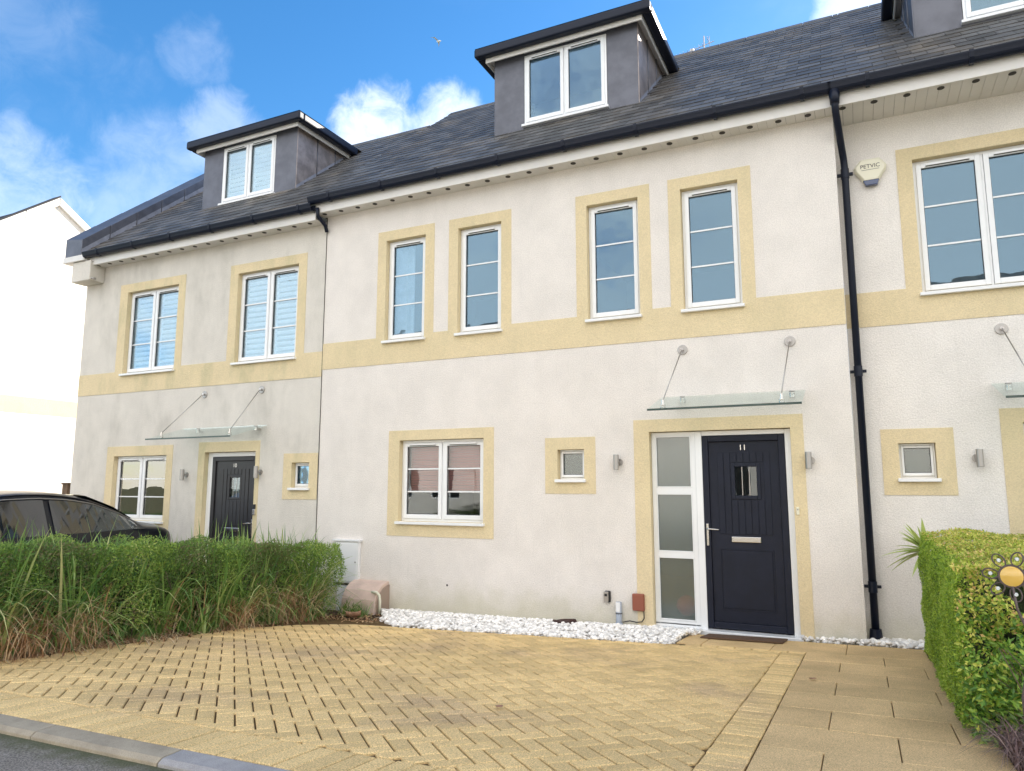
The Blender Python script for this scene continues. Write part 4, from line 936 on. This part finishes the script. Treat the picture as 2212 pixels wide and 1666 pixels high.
# ------------------------------------------------------------------ car
def car():
    root = thing('parked_car', 'black saloon car parked in front of the left house, behind the hedge', 'car', (-3.05, -2.75, 0))
    cx = -3.08; HW = .90; g0 = .03
    # stations along y: (y, half width, belt z, roof z, roof half width)
    st = [(-.42, .62, .62, .66, .50), (-.47, .74, .80, .86, .56), (-.62, .82, .90, .955, .62), (-.85, .86, .91, .975, .62), (-1.02, .88, .905, 1.02, .60), (-1.34, .89, .90, 1.20, .60),
          (-1.75, .90, .895, 1.355, .60), (-2.1, .90, .89, 1.42, .60), (-2.5, .90, .885, 1.445, .60), (-2.9, .90, .88, 1.43, .60), (-3.3, .90, .875, 1.36, .60),
          (-3.7, .90, .87, 1.18, .62), (-4.02, .89, .87, .98, .68), (-4.4, .87, .80, .90, .66), (-4.75, .82, .70, .80, .60), (-4.93, .70, .58, .64, .5)]
    def sec(s):
        y, w_, b, r, rw = s; wr = rw
        return [(w_*.90, .20), (w_*.985, .34), (w_, .55), (w_*.985, b-.06), (w_*.965, b), (wr+.03, r-.045), (wr-.04, r-.008), (wr*.5, r+.006), (0, r+.012)]
    body = MB(); K = 9; n = len(st)
    for sgn in (-1, 1):
        base = len(body.v)
        for s in st: body.v += [(cx+sgn*p[0], s[0], g0+p[1]) for p in sec(s)]
        for i in range(n-1):
            for k in range(K-1):
                y0, y1 = st[i][0], st[i+1][0]
                if k == 4 and 4 <= i <= 11: continue
                body.f.append((base+i*K+k, base+(i+1)*K+k, base+(i+1)*K+k+1, base+i*K+k+1))
        for i in (0, n-1): body.f.append(tuple(base+i*K+k for k in range(K)))
    bo = body.build('body', CARP, root, smooth=True)
    bo.modifiers.new('s', 'SUBSURF').levels = 1; bo.modifiers['s'].render_levels = 1
    def lerp(y):
        for i in range(n-1):
            if st[i][0] >= y >= st[i+1][0]:
                t_ = (y-st[i][0])/(st[i+1][0]-st[i][0]); return [st[i][q]*(1-t_)+st[i+1][q]*t_ for q in range(5)]
    for sgn, in ((1,), (-1,)):
        def pt(y, f_, o=0.): 
            s = lerp(y); p = sec(s); a, b = p[4], p[5]; return (cx+sgn*(a[0]+(b[0]-a[0])*f_+o), y, g0+a[1]+(b[1]-a[1])*f_)
        for (ya, yb) in ((-1.12, -2.33), (-2.41, -3.72)):
            mb = MB(); m_ = 10
            for i in range(m_+1):
                y = ya+(yb-ya)*i/m_; mb.v += [pt(y, .0, .004), pt(y, .86, .004)]
            mb.f = [(2*i, 2*i+2, 2*i+3, 2*i+1) for i in range(m_)]; mb.build('side_window', CARG, root)
        mb = MB(); m_ = 24
        for i in range(m_+1):
            y = -1.02-2.95*i/m_; mb.v += [pt(y, -.05, -.006), pt(y, 1.0, -.022)]
        mb.f = [(2*i, 2*i+2, 2*i+3, 2*i+1) for i in range(m_)]; mb.build('window_pillars', CARP, root)
        MB().tube([pt(-1.0-2.9*i/20, .90, .008) for i in range(21)], .008, 6).build('window_trim', STEELD, root)
        for yw_ in (-1.15, -4.05):
            wh = MB().tube([(cx+sgn*.70, yw_, g0+.32), (cx+sgn*.905, yw_, g0+.32)], .32, 28).build('wheel', TYRE, root, bevel=.03)
            rim = MB().tube([(cx+sgn*.906, yw_, g0+.32), (cx+sgn*.915, yw_, g0+.32)], .22, 24).build('rim', STEELD, wh)
    for (ya, yb, nm) in ((-1.03, -1.85, 'rear_window'), (-3.35, -3.98, 'windscreen')):
        mb = MB(); m_ = 8
        for i in range(m_+1):
            y = ya+(yb-ya)*i/m_; s = lerp(y); mb.v += [(cx-s[4]+.06, y, g0+s[3]+.012), (cx-s[4]*.4, y, g0+s[3]+.018), (cx+s[4]*.4, y, g0+s[3]+.018), (cx+s[4]-.06, y, g0+s[3]+.012)]
        mb.f = [(4*i+q, 4*i+4+q, 4*i+5+q, 4*i+1+q) for i in range(m_) for q in range(3)]; mb.build(nm, CARG, root)
    for sgn in (-1, 1): MB().box(cx+sgn*.65-.12, cx+sgn*.65+.12, -.455, -.405, g0+.52, g0+.62).build('tail_light', RED, root, bevel=.02)
car()

# ------------------------------------------------------------------ foliage
def quads_leaves(P, Nn, L, Wd, jit=.8, fold=.25):
    """diamond leaves: P points, Nn preferred normals, L lengths"""
    n = len(P); d = rng.standard_normal((n, 3)); nn = Nn+jit*rng.standard_normal((n, 3)); nn /= np.linalg.norm(nn, axis=1, keepdims=True)
    a = d-(d*nn).sum(1, keepdims=True)*nn; a /= np.linalg.norm(a, axis=1, keepdims=True); b = np.cross(nn, a)
    L = L[:, None]; Wd = Wd[:, None]
    v0 = P; v1 = P+a*L*.45+b*Wd*.5+nn*L*fold*.3; v2 = P+a*L-nn*L*fold*.2; v3 = P+a*L*.45-b*Wd*.5+nn*L*fold*.3
    V = np.stack([v0, v1, v2, v3], 1).reshape(-1, 3); F = np.arange(4*n).reshape(-1, 4); return V, F
def blades(base, direc, length, width, droop, segs=5):
    """arching grass blades as tapering strips"""
    n = len(base); up = np.array([0, 0, 1.]); V = []; side = np.cross(direc, up); side /= (np.linalg.norm(side, axis=1, keepdims=True)+1e-6)
    tw = rng.uniform(-.9, .9, (n, 1)); side = side*np.cos(tw)+direc*np.sin(tw)
    for i in range(segs+1):
        t = i/segs; lean = droop*t**1.8
        p = base+up*(length*(t*(1-.45*lean)-.30*lean*t))[:, None]+direc*(length*(.18*t+.75*lean))[:, None]
        w_ = (width*(1-t**2.2)+.0006)[:, None]
        V.append(np.stack([p-side*w_/2, p+side*w_/2], 1))
    V = np.stack(V, 1).reshape(n, -1, 3); m = 2*(segs+1)
    f = np.array([[2*i, 2*i+1, 2*i+3, 2*i+2] for i in range(segs)]); F = (np.arange(n)[:, None, None]*m+f[None]).reshape(-1, 4)
    return V.reshape(-1, 3), F
gzv = np.vectorize(gz)
# left hedge: x from -.5 to 1.0, y -5.6..-.75
def hx1(y): return np.where(y < -1.6, .82+.06*np.sin(y*5), .82+.06*np.sin(y*5)+.10)
def htop(x, y): return gzv(x, y)+.86+.045*np.sin(x*6+y*3)+.045*np.sin(y*8+x*4)+.02*np.sin(y*23)+.02*(y+2)*0-.04*(y > -1.1)
n = 90000
y = rng.uniform(-5.7, -.62, n); u_ = rng.random(n)
x = np.empty(n); z = np.empty(n); nx = np.zeros((n, 3))
topm = u_ < .38
x[topm] = rng.uniform(-.55, 1.02, topm.sum()); z[topm] = htop(x[topm], y[topm])-rng.exponential(.05, topm.sum()); nx[topm] = (0, 0, 1)
fr = ~topm & (u_ < .90); k_ = fr.sum(); z[fr] = gzv(.9, y[fr])+rng.beta(2.0, 1.0, k_)*.88; x[fr] = hx1(y[fr])+.10*np.sin(z[fr]*9+y[fr]*4)*.5-rng.exponential(.07, k_)+.08; nx[fr] = (1, -.3, .3)
en = u_ >= .90; k_ = en.sum(); y[en] = -.62-rng.exponential(.14, k_); x[en] = rng.uniform(-.5, .9, k_); z[en] = gzv(.5, y[en])+rng.random(k_)*.82; nx[en] = (.3, 1, .2)
clump = np.sin(x*13+y*9)+np.sin(y*17-z*15)+np.sin(z*21+x*7); keep = (clump > -1.15) | topm | (rng.random(n) < .35)
P = np.stack([x, y, z], 1)[keep]; nx = nx[keep]
L = rng.uniform(.014, .036, len(P)); V, F = quads_leaves(P, nx, L, L*.42, 1.1)
hedge = thing('hedge', 'low trimmed green hedge with long grasses growing through it, left of the driveway', 'hedge', (.3, -3, 0))
rawmesh('foliage', V, F, HEDGEL, hedge)
mb = MB()
for i in range(260):
    bx, by = random.uniform(-.4, .75), random.uniform(-5.5, -.8); zz_ = gz(bx, by)
    mb.tube([(bx, by, zz_-.05), (bx+random.uniform(-.1, .15), by+random.uniform(-.1, .1), zz_+.4), (bx+random.uniform(-.2, .25), by+random.uniform(-.2, .2), zz_+random.uniform(.6, .82))], [.008, .006, .003], 5, False)
mb.build('branches', TWIG, hedge)
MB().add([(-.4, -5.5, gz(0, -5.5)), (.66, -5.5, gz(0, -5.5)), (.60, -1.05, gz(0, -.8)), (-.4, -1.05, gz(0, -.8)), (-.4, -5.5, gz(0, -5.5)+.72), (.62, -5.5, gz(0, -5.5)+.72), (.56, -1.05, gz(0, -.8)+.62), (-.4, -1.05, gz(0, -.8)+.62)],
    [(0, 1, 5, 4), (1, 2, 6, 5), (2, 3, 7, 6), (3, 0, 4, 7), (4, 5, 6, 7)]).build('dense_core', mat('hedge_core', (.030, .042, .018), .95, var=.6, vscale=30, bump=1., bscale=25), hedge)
def tufts(name, centers, nper, lmin, lmax, wmin, wmax, m, label, bias=(1, -.2), spread=.09, parent=None, dr=(.35, 1.25)):
    B = []; D = []
    for (tx, ty, s) in centers:
        k = int(nper*s); a = rng.normal(math.atan2(bias[1], bias[0]), 1.15, k)
        D.append(np.stack([np.cos(a), np.sin(a), np.zeros(k)], 1)); px = tx+rng.normal(0, spread*s, k); py = ty+rng.normal(0, spread*s, k)
        B.append(np.stack([px, py, gzv(px, py)-.02], 1))
    B = np.concatenate(B); D = np.concatenate(D); k = len(B)
    V, F = blades(B, D, rng.uniform(lmin, lmax, k), rng.uniform(wmin, wmax, k), rng.uniform(*dr, k), 6)
    o = rawmesh(name, V, F, m, parent, kind='stuff' if not parent else None)
    if label: o['label'] = label
    return o
cs = []
yy = -5.6
while yy < -.7:
    cs.append((.77+random.uniform(-.14, .12)+(.12 if yy > -1.7 else 0), yy, random.uniform(.5, 1.4))); yy += random.uniform(.14, .34)
def tufts2(name, cs_, nper, l0, l1, w0, w1, m, label, dr, sig, ang, spread):
    B = []; D = []
    for (tx, ty, s_) in cs_:
        k = int(nper*s_); a = rng.normal(ang, sig, k); D.append(np.stack([np.cos(a), np.sin(a), 0*a], 1))
        px = tx+rng.normal(0, spread*s_, k); py = ty+rng.normal(0, spread*s_, k); B.append(np.stack([px, py, gzv(px, py)-.02], 1))
    B = np.concatenate(B); D = np.concatenate(D); k = len(B)
    V, F = blades(B, D, rng.uniform(l0, l1, k)*rng.choice([.7, 1, 1.15], k), rng.uniform(w0, w1, k), rng.uniform(*dr, k), 6)
    o = rawmesh(name, V, F, m, None, kind='stuff'); o['label'] = label
tufts2('long_grass', cs, 55, .22, .72, .010, .024, GRASSG, 'long arching green grass blades along the foot of the hedge', (.15, 1.35), 1.7, -.2, .07)
cs2 = [(random.uniform(.30, .90), random.uniform(-5.5, -.68), random.uniform(.3, 1.4)) for _ in range(80)]
tufts2('tall_grass', cs2, 22, .70, 1.16, .013, .031, GRASSG, 'tall grass blades rising above the trimmed hedge top', (.05, .95), 1.6, .3, .045)
B = []; k = 620; px = rng.uniform(.05, .92, k); cl_ = rng.choice(np.arange(-5.5, -.7, .17), k); py = cl_+rng.normal(0, .03, k); a = rng.uniform(0, 6.28, k)
V, F = blades(np.stack([px, py, gzv(px, py)+.58], 1), np.stack([np.cos(a), np.sin(a), 0*a], 1), rng.uniform(.26, .56, k)*np.where(py > -2.6, 1.12, .95), rng.uniform(.009, .021, k), rng.uniform(0, .75, k), 5)
o = rawmesh('top_grass', V, F, GRASSG, None, kind='stuff'); o['label'] = 'spiky grass tips standing up out of the hedge top'
cs3 = [(.84+random.uniform(-.08, .12), yy_+random.uniform(-.05, .05), random.uniform(.5, 1.3)) for yy_ in (-5.4, -5.1, -4.8, -4.6, -4.45, -4.3, -4.15, -3.9, -3.1, -2.75, -2.45, -2.3, -2.2, -1.75, -1.6, -1.5, -1.3, -1.15)]
tufts2('dry_grass', cs3, 80, .30, .88, .004, .010, GRASSB, 'dry russet grass tufts tangled in the front of the hedge', (.25, 1.25), 1.5, -.2, .075)
cs4 = [(.93+random.uniform(-.16, .08), random.uniform(-5.4, -.9), .8) for _ in range(90)]
tufts('leaf_litter', cs4, 14, .06, .22, .004, .012, GRASSB, 'dead straw and leaf litter on the soil at the foot of the hedge', (1, 0), .12, dr=(1.2, 1.9))
gc = thing('grass_tuft', 'small bright green grass tuft in front of the gas meter box', 'grass tuft', (1.30, -.62, gz(1.3, -.62)))
tufts('blades', [(1.28, -.62, .55)], 150, .16, .34, .006, .010, GRASSG, None, (0, -1), .07, gc, dr=(.4, 1.3))
rawmesh_ = tufts('blades', [(1.05, -.55, .6)], 120, .2, .45, .006, .010, HEDGEL, None, (1, -.5), .10, gc, dr=(.4, 1.3))
# right hedge
hr = thing('hedge', 'clipped bright green and yellow hedge at the right edge', 'hedge', (8.4, -2.4, .1))
HX0, HX1, HY0, HY1 = 7.50, 9.6, -3.55, -.42
def htr(x, y): return 1.115+.02*np.sin(x*9)+.02*np.sin(y*8)
def hface(n, kind):
    nx = np.zeros((n, 3))
    if kind == 'side':
        y = rng.uniform(HY0, HY1, n); z = gzv(7.5, y)+.03+(htr(7.5, y)-gzv(7.5, y)-.03)*rng.random(n)
        x = HX0+.06*np.clip((y+.4)/-4, 0, 1)*-1+.010*np.sin(y*14)+.010*np.sin(z*17+y*5)+rng.exponential(.018, n)+.10*np.clip((z-.95)/.2, 0, 1)**2; nx[:] = (-1, -.15, .5)
    elif kind == 'top':
        y = rng.uniform(HY0, HY1, n); x = rng.uniform(HX0+.04, HX1, n); z = htr(x, y)-rng.exponential(.02, n); nx[:] = (0, 0, 1)
    else:
        x = rng.uniform(HX0-.03, HX1, n); z = gzv(x, HY0)+.06+(.86)*rng.random(n); z = np.minimum(z, htr(x, HY0)); y = HY0+.05*np.sin(x*11+z*7)+.04*np.sin(z*19)+rng.exponential(.06, n)-.04; nx[:] = (0, -1, .4)
    return np.stack([x, y, z], 1), nx
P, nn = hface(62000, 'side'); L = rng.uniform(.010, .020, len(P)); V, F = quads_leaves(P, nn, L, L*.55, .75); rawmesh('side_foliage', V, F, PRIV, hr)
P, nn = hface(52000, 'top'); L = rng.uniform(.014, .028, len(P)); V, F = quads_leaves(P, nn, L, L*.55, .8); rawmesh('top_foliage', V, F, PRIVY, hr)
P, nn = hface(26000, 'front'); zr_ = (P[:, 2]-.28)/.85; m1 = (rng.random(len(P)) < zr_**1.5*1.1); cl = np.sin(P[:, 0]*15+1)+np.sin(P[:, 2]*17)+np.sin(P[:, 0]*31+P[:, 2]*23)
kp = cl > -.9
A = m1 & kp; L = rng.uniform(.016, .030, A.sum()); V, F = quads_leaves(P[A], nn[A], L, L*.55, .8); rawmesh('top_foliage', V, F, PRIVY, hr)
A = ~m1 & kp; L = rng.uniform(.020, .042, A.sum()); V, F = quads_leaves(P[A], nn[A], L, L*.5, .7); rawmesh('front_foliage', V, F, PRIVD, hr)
mb = MB()
for i in range(170):
    bx, by = random.uniform(HX0+.35, HX1-.1), random.uniform(HY0+.03, HY0+.35); b0 = gz(bx, by)
    mb.tube([(bx, by, b0-.03), (bx+random.uniform(-.12, .12), by-random.uniform(0, .1), b0+.35), (bx+random.uniform(-.2, .2), by-random.uniform(0, .1), b0+random.uniform(.5, .8))], [.006, .004, .002], 5, False)
mb.build('branches', TWIG, hr)
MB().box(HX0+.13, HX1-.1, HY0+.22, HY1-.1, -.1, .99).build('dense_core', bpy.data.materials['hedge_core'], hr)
# bushy shrub growing in front of that hedge, low
sh = thing('shrub', 'glossy leafy low shrub spilling in front of the right hedge', 'shrub', (8.1, -3.7, .2))
n = 9000; a = rng.uniform(0, 6.28, n); rr = rng.random(n)**.4; ph = rng.uniform(0, 1.57, n)
P = np.stack([7.98+.50*rr*np.cos(a)*np.cos(ph*.8), -3.68+.20*rr*np.sin(a), .22+.58*rr*np.sin(ph)], 1)
cl = np.sin(P[:, 0]*23)+np.sin(P[:, 2]*27+1)+np.sin(P[:, 1]*25); P = P[cl > -.4]; L = rng.uniform(.028, .052, len(P)); V, F = quads_leaves(P, np.tile((0, -.6, .8), (len(P), 1)), L, L*.42, .7); rawmesh('foliage', V, F, PRIVD, sh)
mb = MB()
for i in range(90): bx = random.uniform(7.6, 8.4); mb.tube([(7.98+random.uniform(-.2, .2), -3.68, .18), (bx, -3.75+random.uniform(-.12, .1), random.uniform(.3, .75))], [.005, .002], 5, False)
mb.build('stems', TWIG, sh)
# twiggy heather at the bottom right corner
B = []; 
n = 2600; px = np.maximum(7.60, 7.86+rng.normal(0, .15, n)); py = -3.98+rng.normal(0, .13, n); a = rng.uniform(0, 6.28, n)
V, F = blades(np.stack([px, py, gzv(px, py)], 1), np.stack([np.cos(a), np.sin(a), 0*a], 1), rng.uniform(.08, .30, n), rng.uniform(.003, .006, n), rng.uniform(.3, 1.4, n), 4)
ht = thing('heather', 'bare purplish brown heather twigs in the bottom right corner', 'heather', (7.86, -3.98, .25)); rawmesh('twigs', V, F, leafmat('heather_twigs', [(0, (.09, .055, .05)), (.6, (.22, .14, .13)), (1, (.34, .25, .22))], .8, .1), ht)
sheet('right_bed', [7.60, 8.2, 9, 10, 13], [-5.68, -4.5, -3, -1.5, -.3, .3], lambda x, y: gz(x, y)-.012, SOIL, 'dark soil bed under the right hedge')
# cordyline
t = thing('cordyline', 'spiky sword-leaved plant poking out behind the right hedge', 'plant', (7.62, -.22, .1))
base = Vector((7.565, -.34, .92)); MB().tube([(7.64, -.2, -.05), base], [.035, .03], 10).build('stem', TWIG, t, smooth=True)
for k in range(26):
    a = random.uniform(math.pi*.45, math.pi*1.6); el = random.uniform(-.55, 1.45); ln = random.uniform(.26, .42)
    d = Vector((math.cos(a)*math.cos(el), math.sin(a)*math.cos(el), math.sin(el))); s_ = d.cross(Vector((0, 0, 1)))
    s_ = s_.normalized() if s_.length > .1 else Vector((1, 0, 0)); pts = []
    for i in range(6):
        u_ = i/5; p = base+d*ln*u_+Vector((0, 0, -.10*u_**2*math.cos(el))); w_ = .028*(1-u_**2)+.001; pts += [p-s_*w_+Vector((0, 0, w_*.5)), p+Vector((0, 0, 0)), p+s_*w_+Vector((0, 0, w_*.5))]
    MB().add(pts, [(3*i+q, 3*i+q+1, 3*i+4+q, 3*i+3+q) for i in range(5) for q in (0, 1)]).build('leaf', CORD, t)
# metal flower garden stake
FC = Vector((7.668, -4.0, 1.11)); t = thing('garden_flower_stake', 'metal flower garden stake with amber glass centre in front of the right hedge', 'garden ornament', (7.668, -4.0, .25))
tow = (CAMP-FC); tow.z = 0; tow.normalize(); ax = Vector((0, 0, 1)).cross(tow).normalized()
def fp(u_, v_, d=0.): return FC+(ax*u_+Vector((0, 0, 1))*v_+tow*d)*1.12
mb = MB(); nn_ = 24; mb.add([fp(.042*math.cos(6.283*k/nn_), .042*math.sin(6.283*k/nn_), .004) for k in range(nn_)]+[fp(0, 0, .016)], [(k, (k+1) % nn_, nn_) for k in range(nn_)]); mb.build('glass_centre', AMBER, t, smooth=True)
MB().tube([fp(.046*math.cos(6.283*k/24), .046*math.sin(6.283*k/24)) for k in range(25)], .005, 6, False).build('rim', IRON, t)
for k in range(7):
    a0 = 6.283*k/7+.35; mb = MB(); c0 = .076
    mb.tube([fp((c0+.030*math.cos(q))*math.cos(a0)-.021*math.sin(q)*math.sin(a0), (c0+.030*math.cos(q))*math.sin(a0)+.021*math.sin(q)*math.cos(a0)) for q in [6.283*i/14 for i in range(15)]], .0034, 6, False)
    pe = mb.build('petal', IRON, t)
    mb = MB(); mb.tube([fp(c0*math.cos(a0), c0*math.sin(a0), -.004), fp(c0*math.cos(a0), c0*math.sin(a0), .006)], [.010, .007], 10); mb.build('bead', LENS, pe)
MB().tube([FC+Vector((0, 0, -.045)), FC+Vector((.01, 0, -.15)), FC+Vector((.05, 0, -.27)), FC+Vector((.03, 0, -.40)), FC+Vector((.0, 0, -.55)), FC+Vector((.0, 0, -.88))], .006, 8).build('stem', IRON, t, smooth=True)
# small weeds in the path joint
wd = thing('weed', 'tiny green weed growing in a path joint', 'weed', (7.12, -4.5, gz(7.12, -4.5)))
tufts('blades', [(7.12, -4.55, .22)], 120, .02, .05, .004, .007, GRASSG, None, (0, -1), .05, wd)
# stray twig litter on soil behind pebbles
n = 500; px = rng.uniform(1.0, 1.9, n); py = rng.uniform(-1.25, -.35, n); kp = (py > -1.05-.3*(px-1.0)) & ~((px > 1.5) & (py > -.7)); px, py = px[kp], py[kp]
L = rng.uniform(.02, .05, len(px)); V, F = quads_leaves(np.stack([px, py, gzv(px, py)+.004], 1), np.tile((0, 0, 1.), (len(px), 1)), L, L*.4, .4)
o = rawmesh('soil_litter', V, F, GRASSB, kind='stuff'); o['label'] = 'scraps of dead leaf and bark on the soil beside the pebbles'
print('OBJECTS', len(bpy.data.objects))
